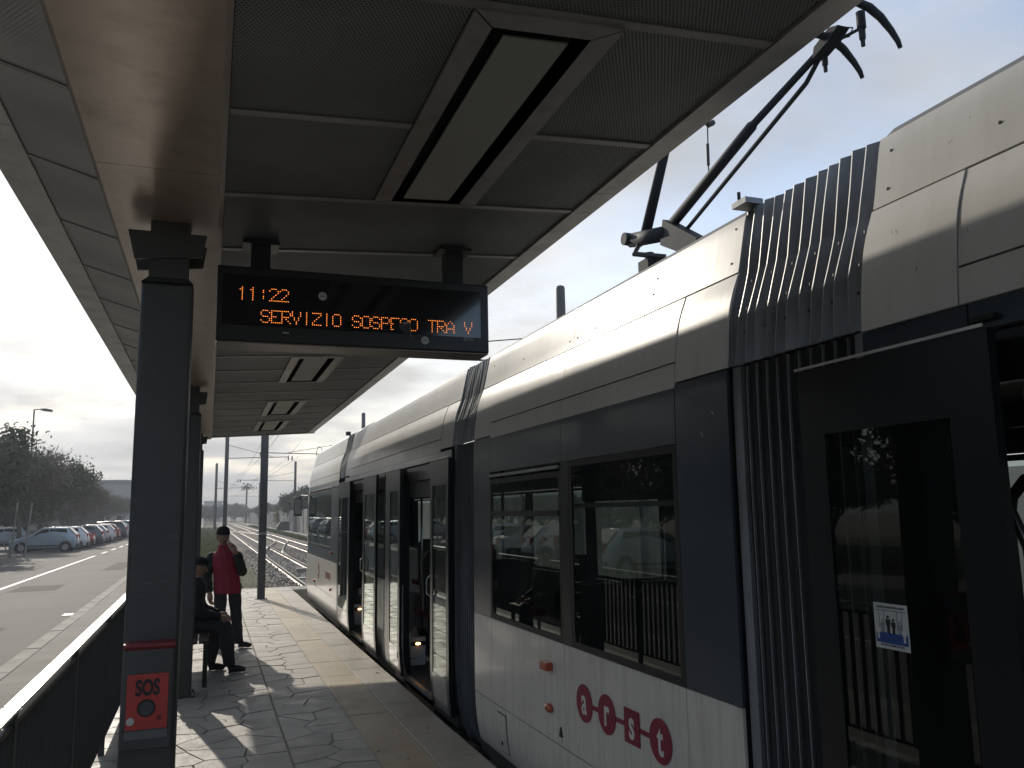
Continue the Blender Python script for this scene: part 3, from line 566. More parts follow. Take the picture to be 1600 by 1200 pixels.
# ------------------------------------------------------------------ tram
tram = thing('tram', 'long articulated cream and dark blue tram with open doors standing at the platform', 'tram', (3.13, 8, -0.3))
PR = [(-.17, 2.10), (-.08, 2.05), (0.0, 2.018), (.10, 2.0), (.2, 1.991), (.33, 1.986), (.9, 1.988), (1.8, 1.992), (2.15, 1.997), (2.24, 2.001), (2.36, 2.010), (2.45, 2.022), (2.53, 2.036), (2.60, 2.058), (2.68, 2.092), (2.80, 2.118), (2.95, 2.15), (3.0, 2.19)]
CX = 3.13
def X(z):
    for (a, xa), (b_, xb) in zip(PR[:-1], PR[1:]):
        if z <= b_: t = max(0, (z - a) / (b_ - a)); return xa + (xb - xa) * t
    return PR[-1][1]
def Xs(z):   # smoothed
    return (X(z - .03) + X(z) * 2 + X(z + .03)) / 4
def skin(name, y0, y1, z0, z1, m, out_=0.0, th=0.014, side=-1, parent=None, step=0.03, curve=True):
    n = max(1, int((z1 - z0) / step)) if curve else 1
    if curve and z0 > .33 and z1 <= 2.26: n = max(1, int((z1 - z0) / .3))
    zs = [z0 + (z1 - z0) * i / n for i in range(n + 1)]
    def xo(z, o): x = Xs(z) - o; return x if side < 0 else 2 * CX - x
    b = MB(); P = [(xo(z, out_), z) for z in zs]; Q = [(xo(z, out_ - th), z) for z in zs]
    vs = [(x, y0, z) for x, z in P] + [(x, y1, z) for x, z in P]; m_ = n + 1
    b.add(vs, [(i, i + 1, m_ + i + 1, m_ + i) for i in range(n)])
    nf = n
    vs2 = [(x, y0, z) for x, z in P] + [(x, y1, z) for x, z in P] + [(x, y0, z) for x, z in Q] + [(x, y1, z) for x, z in Q]
    f2 = [(2*m_ + i, 3*m_ + i, 3*m_ + i + 1, 2*m_ + i + 1) for i in range(n)]
    f2 += [(i, 2*m_ + i, 2*m_ + i + 1, i + 1) for i in range(n)] + [(m_ + i, m_ + i + 1, 3*m_ + i + 1, 3*m_ + i) for i in range(n)]
    f2 += [(0, m_, 3*m_, 2*m_), (n, 2*m_ + n, 3*m_ + n, m_ + n)]
    b.add(vs2, f2)
    o = b.build(name, M[m] if isinstance(m, str) else m, parent or tram)
    me = o.data
    for i, p in enumerate(me.polygons): p.use_smooth = i < nf
    return o
G = 0.004
def window(y0, y1, z0, z1, m='glass', fr=0.035, side=-1, vent=None):
    w = skin('window', y0, y0 + fr, z0, z1, 'seal', 0.001, side=side)
    skin('frame', y1 - fr, y1, z0, z1, 'seal', 0.001, side=side, parent=w)
    skin('frame', y0 + fr, y1 - fr, z0, z0 + fr, 'seal', 0.001, side=side, parent=w)
    skin('frame', y0 + fr, y1 - fr, z1 - fr, z1, 'seal', 0.001, side=side, parent=w)
    def pane(a, c, d, e):
        x = (lambda z: Xs(z) + .002) if side < 0 else (lambda z: 2*CX - Xs(z) - .002)
        MB().add([(x(d), a, d), (x(d), c, d), (x(e), c, e), (x(e), a, e)], [(0,1,2,3)]).build('pane', M[m], w)
    if vent:
        pane(y0 + fr, y1 - fr, z0 + fr, vent - .018); pane(y0 + fr, y1 - fr, vent + .018, z1 - fr)
        skin('sash', y0 + fr, y1 - fr, vent - .018, vent + .018, 'seal', 0.008, side=side, parent=w)
    else: pane(y0 + fr, y1 - fr, z0 + fr, z1 - fr)
    return w
def upper(y0, y1, cuts, endw=0.40, zend=2.262, top=2.948):
    ys = [y0] + cuts + [y1]
    for a, c in zip(ys[:-1], ys[1:]):
        skin('roof_fairing', a + G/2, c - G/2, 2.686, top, 'cream')
    e0, e1 = y0 + endw, y1 - endw
    if endw:
        skin('end_panel', y0, e0 - G, zend + .005, 2.677, 'cream'); skin('end_panel', e1 + G, y1, zend + .005, 2.677, 'cream')
    ys = [e0] + [c for c in cuts if e0 < c < e1] + [e1]
    for a, c in zip(ys[:-1], ys[1:]):
        skin('curved_panel', a + G/2, c - G/2, 2.366, 2.677, 'cream', 0.003)
    return ys
def lower(cuts, z1=.915, split=.33):
    for a, c in zip(cuts[:-1], cuts[1:]):
        skin('side_panel', a + G/2, c - G/2, split + .004, z1, 'cream2', 0.002)
        skin('skirt_panel', a + G/2, c - G/2, -.16, split - .004, 'cream2', 0.0)
# inner dark shell keeps seams dark
def shell(y0, y1, z0=2.26, z1=2.95): skin('inner_shell', y0 + .002, y1 - .002, z0, z1, 'seal', -0.016, 0.01)
def body(y0, y1):
    MB().box(2.03, 2*CX - 2.03, y0, y1, -0.10, -0.005).build('floor', M['ifloor'], tram)
    MB().box(2.06, 2*CX - 2.06, y0 + .01, y1 - .01, 2.245, 2.27).build('ceiling', M['inner'], tram)
    MB().add([(2.155,y0,2.94),(2.22,y0,3.0),(2*CX-2.22,y0,3.0),(2*CX-2.155,y0,2.94),(2.155,y1,2.94),(2.22,y1,3.0),(2*CX-2.22,y1,3.0),(2*CX-2.155,y1,2.94)], [(0,1,5,4),(1,2,6,5),(2,3,7,6),(0,3,2,1),(4,5,6,7),(0,4,7,3)]).build('roof', M['inner'], tram)
    skin('roof_fairing', y0, y1, 2.27, 2.94, 'cream', side=1, step=.08)
    MB().box(2.35, 2*CX - 2.35, y0 + .1, y1 - .1, -.24, -.11).build('underframe', M['seal'], tram)
def farwall(y0, y1, wins):
    skin('far_wall', y0, y1, -.16, .90, 'cream2', side=1, step=.2); skin('far_wall', y0, y1, 1.96, 2.265, 'navy', side=1)
    y = y0
    for a, c in wins:
        skin('far_pillar', y, a, .905, 1.955, 'navy', side=1); window(a, c, .905, 1.955, 'farglass', side=1); y = c
    skin('far_pillar', y, y1, .905, 1.955, 'navy', side=1)

def leaf(y0, y1, gy0, gy1, tagname='door_leaf', gz0=0.30):
    o = 0.075
    L_ = skin(tagname, y0, gy0, 0.02, 2.155, 'dark', o, 0.03)
    skin('leaf_stile', gy1, y1, 0.02, 2.155, 'dark', o, 0.03, parent=L_)
    skin('leaf_head', gy0, gy1, 1.93, 2.155, 'dark', o, 0.03, parent=L_)
    skin('kick_panel', gy0, gy1, 0.02, gz0, M['kick'], o, 0.03, parent=L_)
    MB().add([(Xs(gz0) - o + .004, gy0, gz0), (Xs(gz0) - o + .004, gy1, gz0), (Xs(1.93) - o + .004, gy1, 1.93), (Xs(1.93) - o + .004, gy0, 1.93)], [(0,1,2,3)]).build('pane', M['doorglass'], L_)
    MB().box(Xs(1.) - o - .006, Xs(1.) - o - .001, y0, y1, 2.157, 2.166).build('drip_rail', M['plate_edge'], L_)
    return L_
M['kick'] = mat('grey_kick_panel', (0.26, 0.245, 0.22), 0.25, 0, 0.06, 2, coat=0.5)
def door(y0, y1, hy0, hy1):
    # opening in the side: header, jambs, threshold, floor lining
    skin('door_header', y0, y1, 2.02, 2.17, 'dark', -0.03, .04)
    skin('door_jamb', y0 - .0, y0 + .03, 0.0, 2.02, 'seal', -0.02, .06); skin('door_jamb', y1 - .03, y1, 0.0, 2.02, 'seal', -0.02, .06)
    MB().box(2.0, 2.045, y0 + .03, y1 - .03, -.03, 0.006).build('door_sill', M['plate_edge'], tram)
    MB().box(2.03, 2.05, y0 + .03, y1 - .03, -.16, -.031).build('sill_face', mat('rusty_step_face', (0.12, 0.07, 0.05), 0.7), tram)

# ---- section with the two big windows
shell(2.87, 6.37); body(2.87, 6.37); farwall(2.87, 6.37, [(2.97, 4.5), (4.62, 6.2)])
ys = upper(2.87, 6.37, [4.60], endw=0.41)
for a, c in ((3.283, 4.60), (4.604, 5.957)): skin('cream_strip', a, c, 2.243, 2.359, 'cream', 0.001); skin('upper_side_panel', a, c, 1.985, 2.242, 'navy', 0.001)
for a, c in ((2.87, 3.278), (5.962, 6.37)): skin('corner_panel', a, c, .918, 2.258, 'navy', 0.001)
window(3.282, 4.49, .918, 1.98); window(4.615, 5.958, .918, 1.93, vent=1.675); skin('window_pillar', 4.492, 4.613, .918, 1.98, 'dark', 0.002); skin('rain_rail', 4.63, 5.95, 1.945, 1.965, 'plate', 0.012)
lower([2.87, 3.28, 4.61, 5.957, 6.37])
MB().box(1.94, 1.986, 4.79, 4.90, .735, .785).build('side_reflector', M['orange'], tram, bevel=.006)
b = MB(); b.ball((1.975, 4.845, .515), .05, 14, 8, (.45, 1.0, .55)); b.build('turn_signal', M['orange'], tram, smooth=True)
MB().prism([(4.66, .385), (4.70, .385), (4.68, .44)], 'x', 1.976, 1.984).build('jacking_mark', M['black'], tram)
ht = skin('hatch_outline', 5.66, 5.84, .02, .29, 'black', 0.002, .002); skin('hatch', 5.668, 5.832, .028, .282, 'cream2', 0.006, .004, parent=ht)
MB().disc((1.988, 5.75, .09), (-1, 0, 0), .014, .004, 12).build('hatch_lock', M['black'], ht)
def screws(pts, mt='black'):
    for (y, z) in pts: MB().disc((Xs(z), y, z), (-1, 0, -.1), .006, .002, 10).build('screw', M[mt], tram)
screws([(4.66, 2.74), (4.66, 2.90), (4.54, 2.74), (4.54, 2.90), (2.93, 2.74), (2.93, 2.90), (5.5, 2.78), (6.2, 2.85), (3.6, 2.86), (3.62, 2.78)])
b = MB()
for (y, z, w, h) in ((3.06, 1.99, .02, .035), (2.97, 2.08, .02, .02)): b.add([(1.992, y - w/2, z), (1.992, y + w/3, z + h/2), (1.9925, y + w/2, z + h), (1.992, y, z + h*.6)], [(0,1,2,3)])
b.build('paint_chip', mat('bare_filler', (.55, .54, .5), .5), tram)
rd = random.Random(17); b = MB()
def scuff(y, z, l, w, a):
    dy, dz = cos(a)*l, sin(a)*l; x = Xs(z) - .0065
    b.add([(x, y, z), (x, y + dy*.5 - dz*w, z + dz*.5 + dy*w), (Xs(z + dz) - .0065, y + dy, z + dz), (x, y + dy*.5 + dz*w, z + dz*.5 - dy*w)], [(0,1,2,3)])
for i in range(12): scuff(rd.uniform(.6, 2.05), rd.uniform(2.30, 2.92), rd.uniform(.01, .03), rd.uniform(.04, .12), rd.uniform(-2, 2))
for i in range(6): scuff(rd.uniform(2.9, 6.3), rd.uniform(2.30, 2.92), rd.uniform(.01, .03), rd.uniform(.08, .2), rd.uniform(-2, 2))
for i in range(12): scuff(rd.uniform(2.9, 6.3), rd.uniform(.0, .85), rd.uniform(.01, .03), rd.uniform(.08, .2), rd.uniform(-2, 2))
stuff(b.build('scuff_marks', mat('scuff_grey', (.20, .19, .165), .7), tram))
# operator's emblem: four letters in discs and a square joined by a bar
def emblem(yc, zc, s, x):
    e = MB().box(x - .0015, x, yc - 1.5*s*.275/.1, yc + 1.5*s*.275/.1, zc - .012*s/.1, zc + .012*s/.1).build('operator_emblem', M['logo'], tram)
    for i, ch in enumerate('arst'):
        y = yc + (1.5 - i) * s * 2.75
        if i == 2: MB().box(x - .003, x - .0002, y - s*.78, y + s*.78, zc - s*.82, zc + s*.82).build('emblem_square', M['logo'], e)
        else: MB().disc((x - .0002, y, zc), (-1, 0, 0), s, .0028, 40).build('emblem_disc', M['logo'], e)
        text_mesh('emblem_letter', ch, M['cream'], e, (x - .0036, y, zc + (.006 if ch != 't' else .0)), (0, -1, 0), (0, 0, 1), s * 2.0, bold=s*.04, extrude=.0006, align='CENTER', sx=.78)
emblem(3.93, .64, .1, 1.9828)
# destination display inside the window
dd = MB().box(2.06, 2.10, 3.36, 4.46, 1.74, 1.935).build('destination_display', M['black'], tram)
text_mesh('destination_lettering', 'POLICLINICO', mat('faded_display_dots', (0.06, 0.075, 0.055), 0.6), dd, (2.058, 3.97, 1.835), (0, -1, 0), (0, 0, 1), 0.15, bold=.001, align='CENTER', sx=.86)
MB().box(2.03, 2.10, 3.34, 4.50, 1.705, 1.73).build('display_shelf', M['white'], dd)

# ---- door section
shell(7.02, 13.1); body(7.02, 13.1); farwall(7.02, 13.1, [(7.3, 8.9), (9.1, 10.9), (11.1, 12.8)])
upper(7.02, 13.1, [9.1, 11.2], endw=0.40)
skin('cream_strip', 7.424, 12.696, 2.243, 2.359, 'cream', 0.001)
skin('upper_side_panel', 7.02, 13.1, 2.175, 2.240, 'navy', 0.001)
skin('corner_panel', 7.02, 7.12, .0, 2.17, 'dark', 0.0); skin('corner_panel', 13.0, 13.1, 0, 2.17, 'dark', 0.0)
skin('side_pillar', 7.12, 7.77, .918, 2.17, 'dark', -.01); skin('side_panel', 7.12, 7.77, -.1, .915, 'cream2', -.01)
skin('side_pillar', 9.0, 9.93, .918, 2.17, 'dark', -.01); skin('side_panel', 9.0, 9.93, -.1, .915, 'cream2', -.01)
skin('side_pillar', 10.54, 11.5, .918, 2.17, 'dark', -.01); skin('side_panel', 10.54, 11.5, -.1, .915, 'cream2', -.01)
skin('side_pillar', 12.6, 13.0, .918, 2.17, 'dark', -.01)
skin('side_pillar', 9.93, 10.54, 1.98, 2.17, 'dark', 0.0); window(9.95, 10.52, .918, 1.975); skin('side_panel', 9.935, 10.535, .31, .914, 'cream2', 0.0); skin('skirt_panel', 9.935, 10.535, -.16, .302, 'cream2', 0.0)
door(7.77, 9.0, 0, 0); door(11.5, 12.6, 0, 0)
leaf(6.86, 7.47, 6.94, 7.39); leaf(8.77, 9.53, 8.86, 9.28); leaf(10.12, 11.01, 10.22, 10.90); leaf(12.15, 13.30, 12.28, 13.15)
for y in (6.80, 10.28): MB().tube([(1.90, y + .62, .95), (1.87, y + .62, .98), (1.87, y + .62, 1.10), (1.90, y + .62, 1.13)], .008, 6).build('grab_handle', M['chrome'], tram)
for (yy, x0) in ((9.05, 2.09), (12.62, 2.07)):
    wb = MB().box(x0, x0 + .17, yy - .02, yy + .04, 0.07, 0.36).build('step_box', M['white'], tram, bevel=.005)
    MB().box(x0 + .01, x0 + .165, yy - .026, yy - .0205, .275, .315).build('lamp_slot', M['black'], wb)
    b = MB(); b.ball((x0 + .085, yy - .03, .295), .018, 10, 6, (1.6, .4, .8)); b.build('lit_lamp', M['lampon'], wb)
    MB().box(x0 + .0, x0 + .06, yy - .0235, yy - .0205, .14, .147).build('slot', M['black'], wb)
# red paint tick on a leaf edge
MB().box(1.900, 1.905, 8.79, 8.815, .20, .26).build('red_tag', M['logo'], tram)

# ---- front section with the driver's cab
shell(13.75, 18.0); body(13.75, 18.0); farwall(13.75, 18.0, [(14.2, 15.6), (15.8, 17.7)])
upper(13.75, 18.0, [], endw=0)
skin('cream_strip', 13.75, 18.0, 2.243, 2.36, 'cream', 0.001)
skin('upper_side_panel', 13.75, 18.0, 2.14, 2.240, 'navy', 0.001); skin('rain_rail', 14.4, 17.3, 2.150, 2.17, 'plate_edge', 0.012)
window(14.55, 17.95, 1.10, 2.13); skin('corner_panel', 13.75, 14.545, .90, 2.13, 'navy', .001); skin('waist_panel', 14.55, 18.0, .905, 1.09, 'navy', .001)
lower([13.75, 14.55, 18.0], z1=.895)
emblem(14.85, .64, .1 * .62, 1.9828)
MB().prism([(16.12, .50), (16.0, .64), (16.12, .80), (16.24, .64)], 'x', 1.979, 1.983).build('crest_diamond', M['logo'], tram)
MB().prism([(16.12, .58), (16.05, .64), (16.12, .70), (16.19, .64)], 'x', 1.977, 1.979).build('crest_centre', M['cream'], tram)
for (y, z) in ((14.43, 1.04), (16.69, .42), (14.53, .43)): MB().box(1.955, 1.985, y - .07, y + .07, z - .02, z + .02).build('side_marker', M['orange'], tram, bevel=.004)
# nose
def nose(z0, z1, m, name, yo=0.0):
    zs = [z0 + (z1 - z0) * i / 6 for i in range(7)]; b = MB(); n = 14; vs = []
    for z in zs:
        x0 = Xs(z); hw = CX - x0; ln = 1.05 - max(0, z - .9) * .28 - max(0, -.0 - z) * .5 + yo
        for k in range(n + 1):
            a = pi * k / n; vs.append((CX - hw * math.copysign(abs(cos(a)) ** .55, cos(a)), 18.003 + ln * sin(a) ** .8, z))
    b.add(vs, [(i*(n+1)+k, i*(n+1)+k+1, (i+1)*(n+1)+k+1, (i+1)*(n+1)+k) for i in range(6) for k in range(n)]); return b.build(name, M[m], tram, smooth=True)
nose(-.16, .90, 'cream2', 'nose_panel'); nose(.905, 2.24, 'carglass', 'windscreen'); nose(2.245, 2.95, 'cream', 'nose_cowl')
b = MB(); b.tube([(2.0, 18.25, 2.08), (1.9, 18.6, 2.1), (1.86, 18.75, 2.05)], .015, 6); b.build('mirror_arm', M['black'], tram)
MB().box(1.76, 1.93, 18.72, 18.78, 1.66, 2.06).build('wing_mirror', M['black'], tram, bevel=.02)
MB().box(1.775, 1.915, 18.716, 18.7195, 1.69, 2.03).build('mirror_glass', M['chrome'], tram)

# ---- nearest section with the open door at the right edge of the photo
shell(-3.6, 2.1); body(-3.6, 2.1); farwall(-3.6, 2.1, [(-3.2, -1.6), (-1.4, 0.1), (0.3, 1.8)])
skin('roof_fairing', -1.2, 2.1, 2.686, 2.948, 'cream'); skin('roof_fairing', -3.6, -1.205, 2.686, 2.948, 'cream')
skin('end_panel', 1.728, 2.1, 2.256, 2.677, 'cream', .004); skin('curved_panel', .2, 1.722, 2.372, 2.677, 'cream'); skin('curved_panel', -3.6, .195, 2.372, 2.677, 'cream')
skin('cream_strip', -3.6, 1.722, 2.256, 2.364, 'cream', .001)
skin('upper_side_panel', 1.70, 2.1, 2.17, 2.251, 'navy', .001); skin('upper_side_panel', -3.6, 1.695, 2.17, 2.251, 'navy', .0)
skin('corner_panel', 1.73, 2.1, .0, 2.168, 'dark', -.01)
door(0.40, 1.725, 0, 0); skin('corner_panel', -3.6, 0.40, 1.98, 2.168, 'dark'); window(-2.2, .25, .918, 1.975); skin('side_panel', -3.6, .40, .335, .914, 'cream2'); skin('skirt_panel', -3.6, .40, -.16, .327, 'cream2'); skin('corner_panel', -3.6, -2.2, .918, 1.98, 'navy'); skin('corner_panel', .25, .40, .918, 1.98, 'dark')
nl = leaf(1.58, 2.335, 1.72, 2.22); leaf(-.45, .38, -.35, .28)
screws([(2.04, 2.74), (2.04, 2.88), (1.35, 2.79), (1.35, 2.90), (1.62, 2.78)])
skin('hinge_bracket', 1.60, 1.68, 2.190, 2.205, 'black', .02, .02)

# notice on the open leaf
xs = Xs(1.3) - .075 - .002
K_ = .131/.144; NY, NZ = 2.056, 1.403
nt = MB().box(xs - .001, xs, NY - .131, NY, NZ - .132, NZ).build('door_notice', M['sticker'], nl)
def nb_(y0, y1, z0, z1, m, d=.0014, name='notice_print'): return MB().box(xs - .001 - d, xs - .001, NY - y1*K_, NY - y0*K_, NZ - z1*K_*1.04, NZ - z0*K_*1.04).build(name, M[m] if isinstance(m, str) else m, nl)
nb_(.006, .138, .090, .122, 'blue'); nb_(.006, .138, .021, .0225, 'black')
gp = mat('grey_print', (.25, .25, .25), .5)
for u in (.022, .042, .098, .118): nb_(u, u + .001, .022, .09, gp)
wp = M['white']
def pict(u, v, s, m, d):    # small standing figure: head, torso, legs
    MB().disc((xs - .001, NY - u*K_, NZ - (v + s*.10)*K_*1.04), (-1, 0, 0), s*.08, d, 14).build('notice_figure', m, nl)
    nb_(u - s*.17, u + s*.17, v + s*.22, v + s*.58, m, d, 'notice_figure'); nb_(u - s*.10, u - s*.01, v + s*.58, v + s, m, d, 'notice_figure'); nb_(u + s*.01, u + s*.10, v + s*.58, v + s, m, d, 'notice_figure')
pict(.060, .036, .054, M['black'], .0016); pict(.082, .045, .046, M['black'], .0016)
for u, v in ((.034, .05), (.108, .05)): pict(u, v, .045, gp, .001)
for u, v in ((.016, .066), (.126, .068)): pict(u, v, .045, wp, .002)
text_mesh('notice_lettering', 'LASCIARE SCENDERE PRIMA DI SALIRE', M['black'], nl, (xs - .0016, NY - .0655, 1.3915), (0, -1, 0), (0, 0, 1), .0095, extrude=.0003, align='CENTER', sx=.66)
text_mesh('notice_lettering', 'VIETATO OSTRUIRE LE PORTE', M['black'], nl, (xs - .0016, NY - .0655, 1.2815), (0, -1, 0), (0, 0, 1), .0085, extrude=.0003, align='CENTER', sx=.8)

# ---- gangways
def XG(z):
    for (a, xa), (b_, xb) in zip(((2.2, 2.0), (2.46, 2.028), (2.66, 2.095)), ((2.46, 2.028), (2.66, 2.095), (3.1, 2.185))):
        if z <= b_: return xa + (xb - xa)*(z - a)/(b_ - a)
    return 2.19
def gangway(y0, y1, n, ztop=2.965, zmid=2.27):
    pitch = (y1 - y0) / n
    for i in range(n):
        a = y0 + i * pitch + random.uniform(-.005, .005); c = y0 + (i + 1) * pitch + .002; ztop_ = ztop + random.uniform(-.008, .006); jx = random.uniform(-.003, .003)
        zs = [zmid + (ztop_ - zmid) * k / 14 for k in range(15)]; b = MB(); vs = []
        for z in zs: x = XG(z) + .012 + jx + .004*sin(z*9 + i*1.7); vs += [(x + .022, a - .006, z), (x - .012, c + .001, z), (x - .012, c + .0055, z), (x + .002, c + .0055, z)]
        b.mi = 0; b.add(vs, [(k*4, k*4+1, k*4+5, k*4+4) for k in range(14)] )
        b.mi = 1; b.add(vs, [(k*4+j, k*4+j+1, k*4+j+5, k*4+j+4) for k in range(14) for j in (1, 2)])  # far edge in brighter metal: the sun on it put into the colour
        pt = b.build('gangway_plate', [M['plate'], M['plate_edge']], tram)
        for p in pt.data.polygons: p.use_smooth = False
        x = XG(ztop) + .012
        MB().add([(x + .026, a - .006, ztop_ - .002), (x - .008, c + .001, ztop_ - .002), (2*CX - x + .012, c + .001, ztop_ - .002), (2*CX - x - .022, a - .006, ztop_ - .002)], [(0,1,2,3)]).build('plate_top', M['bellow'], pt)
        for zz_ in (2.5, 2.62, 2.40): 
            if i % 2 == 0: MB().disc((Xs(zz_) + .016 + .004, a + pitch*.5, zz_), (-1, .4, 0), .006, .003, 8).build('plate_screw', M['seal'], pt)
    # folded rubber bellows
    nf = 2 * n; zs = [-.2, .0, .3, .9, 1.8, zmid - .002]; vs = []
    for j in range(nf + 1):
        y = y0 - .012 + (y1 - y0 + .024) * j / nf; d = .035 if j % 2 == 0 else .085
        for z in zs: vs.append((Xs(z) + d, y, z))
    m_ = len(zs)
    for side in (0, 1):
        vv = vs if side == 0 else [(2*CX - x, y, z) for x, y, z in vs]
        MB().add(vv, [(j*m_+k, j*m_+k+1, (j+1)*m_+k+1, (j+1)*m_+k) for j in range(nf) for k in range(m_-1)]).build('bellows', M['bellow'], tram)
    for i in range(0, n): skin('bellows_lit_rib', y0 + (i + .5)*pitch - .002, y0 + (i + .5)*pitch + .003, -.15, zmid - .01, 'plate', -.028, .01)  # rib strips in paler metal, imitating the lit edges of the folds
    MB().box(2.10, 2*CX - 2.10, y0, y1, -.11, -.008).build('gangway_floor', M['ifloor'], tram)
    MB().box(2.12, 2*CX - 2.12, y0, y1, zmid - .03, zmid).build('gangway_ceiling', M['inner'], tram)
gangway(2.105, 2.865, 12); gangway(6.375, 7.015, 11); gangway(13.105, 13.745, 5)
for a in (2.874, 7.024, 13.754): skin('end_bulkhead', a, a + .03, -.15, 2.24, 'seal', -.017, .13)
for a in (2.80, 6.375, 6.95, 2.105): skin('end_frame', a, a + .055, -.17, 2.262, 'plate', -.022, .02)
MB().box(2.10, 2.19, 2.80, 2.90, 2.975, 3.0).build('roof_bracket', M['plate'], tram); MB().tube([(2.12, 2.87, 3.0), (2.12, 2.87, 3.045)], .008, 6).build('roof_pin', M['black'], tram)
MB().box(2.10, 2.17, 13.68, 13.76, 2.97, 3.03).build('roof_bracket', M['black'], tram)

# ---- inside: seats, poles
def seat(x, y, face, h=1.22):
    s = MB().box(x, x + .42, y, y + .42, .42, .50).build('seat', M['seatred'], tram, bevel=.02)
    yb = y - .06 if face > 0 else y + .42
    b = MB().prism([(x + .02, .45), (x + .40, .45), (x + .41, h - .1), (x + .34, h), (x + .08, h), (x + .01, h - .1)], 'y', yb, yb + .06); b.build('seat_back', M['seatdark'], s)
    MB().box(x + .12, x + .30, y + .12, y + .30, .0, .42).build('seat_pedestal', M['inner'], s)
for (x, y, f) in ((2.16, 3.3, 1), (2.62, 3.3, 1), (2.16, 4.5, -1), (2.62, 4.5, -1), (2.16, 5.2, 1), (2.62, 5.2, 1), (3.55, 3.5, 1), (3.55, 4.6, -1), (3.55, 5.3, 1), (2.5, 9.75, -1), (2.5, 10.2, 1), (3.5, 8.2, 1), (3.5, 9.6, -1), (3.5, 11.5, 1), (2.62, 7.95, 1), (3.55, .9, 1), (3.55, -.4, -1), (2.2, 14.6, 1), (3.5, 14.6, 1)): seat(x, y, f)
for (x, y) in ((2.35, 7.9), (2.35, 8.85), (2.35, 11.6), (2.35, 12.5), (2.95, 8.4), (2.95, 12.0), (2.45, 4.0), (2.9, 5.0), (2.35, .5), (2.95, 1.0)):
    MB().tube([(x, y, 0), (x, y, 2.245)], .017, 8).build('grab_pole', M['chrome'], tram, smooth=True)
MB().tube([(2.25, 7.86, .75), (2.25, 7.86, 1.4), (2.25, 8.1, 1.45), (2.25, 8.15, 1.1), (2.25, 8.1, .72), (2.25, 7.86, .75)], .014, 6).build('grab_rail', M['chrome'], tram)
MB().tube([(2.6, 2.13, .3), (2.6, 2.13, 1.62), (2.6, 2.11, 1.71), (2.6, 2.05, 1.77), (2.6, 1.95, 1.79), (2.6, 1.82, 1.79)], .02, 8).build('grab_rail', M['seatdark'], tram, smooth=True)
MB().tube([(2.3, 1.91, 1.74), (2.3, 1.87, 1.66), (2.3, 1.83, 1.56), (2.3, 1.82, 1.40), (2.3, 1.82, .3)], .016, 8).build('grab_rail', M['chrome'], tram, smooth=True)
for (y0, y1) in ((7.1, 13.0), (3.0, 6.3), (-3.4, 2.0)):
    for x in (2.5, 3.7): MB().tube([(x, y0, 1.95), (x, y1, 1.95)], .014, 6).build('ceiling_rail', M['chrome'], tram)
MB().box(2.08, 2.12, .42, 1.62, 1.80, 2.01).build('door_gear_cover', M['inner'], tram); MB().box(2.08, 2.12, 7.8, 8.98, 1.85, 2.01).build('door_gear_cover', M['inner'], tram); MB().box(2.08, 2.12, 11.53, 12.57, 1.85, 2.01).build('door_gear_cover', M['inner'], tram)
for y in (3.6, 5.8, 8.3, 12.0, 15.5, 1.0):
    for x in (2.55, 3.58): MB().tube([(x, y, -.08), (x, y, -.299)], .001, 3) 
# bogie wheels under the tram
for y in (4.2, 5.1, 15.0, 16.4, 0.0, -1.4, 9.6, 10.6):
    for x in (2.57, 3.64): MB().tube([(x - .05, y, -.02), (x + .05, y, -.02)], .28, 20).build('wheel', M['steel'], tram)
# ---- pantograph
pg = MB(); px_ = 3.1
pg.box(px_ - .06, px_ + .06, 5.27, 5.42, 3.48, 3.56); pan = pg.build('pantograph', M['panto'], tram)
MB().tube([(px_, 5.345, 3.0), (px_, 5.345, 3.62)], [.05, .035], 10).build('support_post', M['panto'], pan)
MB().tube([(px_ - .01, 5.60, 3.80), (px_ - .01, 5.05, 3.68)], .058, 10).build('hinge_housing', M['panto'], pan, smooth=True)
MB().tube([(px_ - .09, 5.58, 3.80), (px_ + .07, 5.58, 3.80)], .05, 12).build('hinge_pin', M['panto'], pan)
MB().prism([(5.10, 3.60), (5.05, 3.78), (4.62, 3.50), (4.72, 3.40)], 'x', px_ - .05, px_ + .05).build('hinge_plate', M['panto'], pan)
MB().tube([(px_ - .0, 5.45, 3.76), (px_ - .1, 5.40, 3.62), (px_ + .05, 5.2, 3.55)], .022, 6).build('brake_cable', M['wire'], pan)
MB().tube([(px_, 5.38, 3.80), (px_, 4.85, 4.63)], [.042, .034], 12).build('lower_arm', M['panto'], pan, smooth=True)
MB().tube([(px_, 5.06, 3.715), (px_, 4.02, 4.035), (px_, 4.0, 4.04), (px_, 3.34, 4.19)], [.038, .034, .024, .020], 12).build('upper_arm', M['panto'], pan, smooth=True)
MB().tube([(px_ + .03, 4.95, 3.62), (px_ + .03, 3.55, 4.08), (px_ + .02, 3.42, 4.16)], .014, 8).build('control_rod', M['panto'], pan, smooth=True)
hd = MB().prism([(3.40, 4.13), (3.38, 4.19), (3.26, 4.235), (3.19, 4.21), (3.27, 4.165)], 'x', px_ - .05, px_ + .03).build('collector_head', M['panto'], pan)
def horn(y, z): MB().tube([(px_ - .75, y, z - .02), (px_ - .6, y, z), (px_ - .08, y, z + .005), (px_, y, z - .01), (px_ + .07, y, z - .05), (px_ + .135, y, z - .115), (px_ + .172, y, z - .165), (px_ + .185, y, z - .20)], [.015, .018, .021, .023, .021, .017, .014, .011], 10).build('collector_horn', M['panto'], pan, smooth=True)
horn(3.29, 4.20); horn(3.02, 4.225)
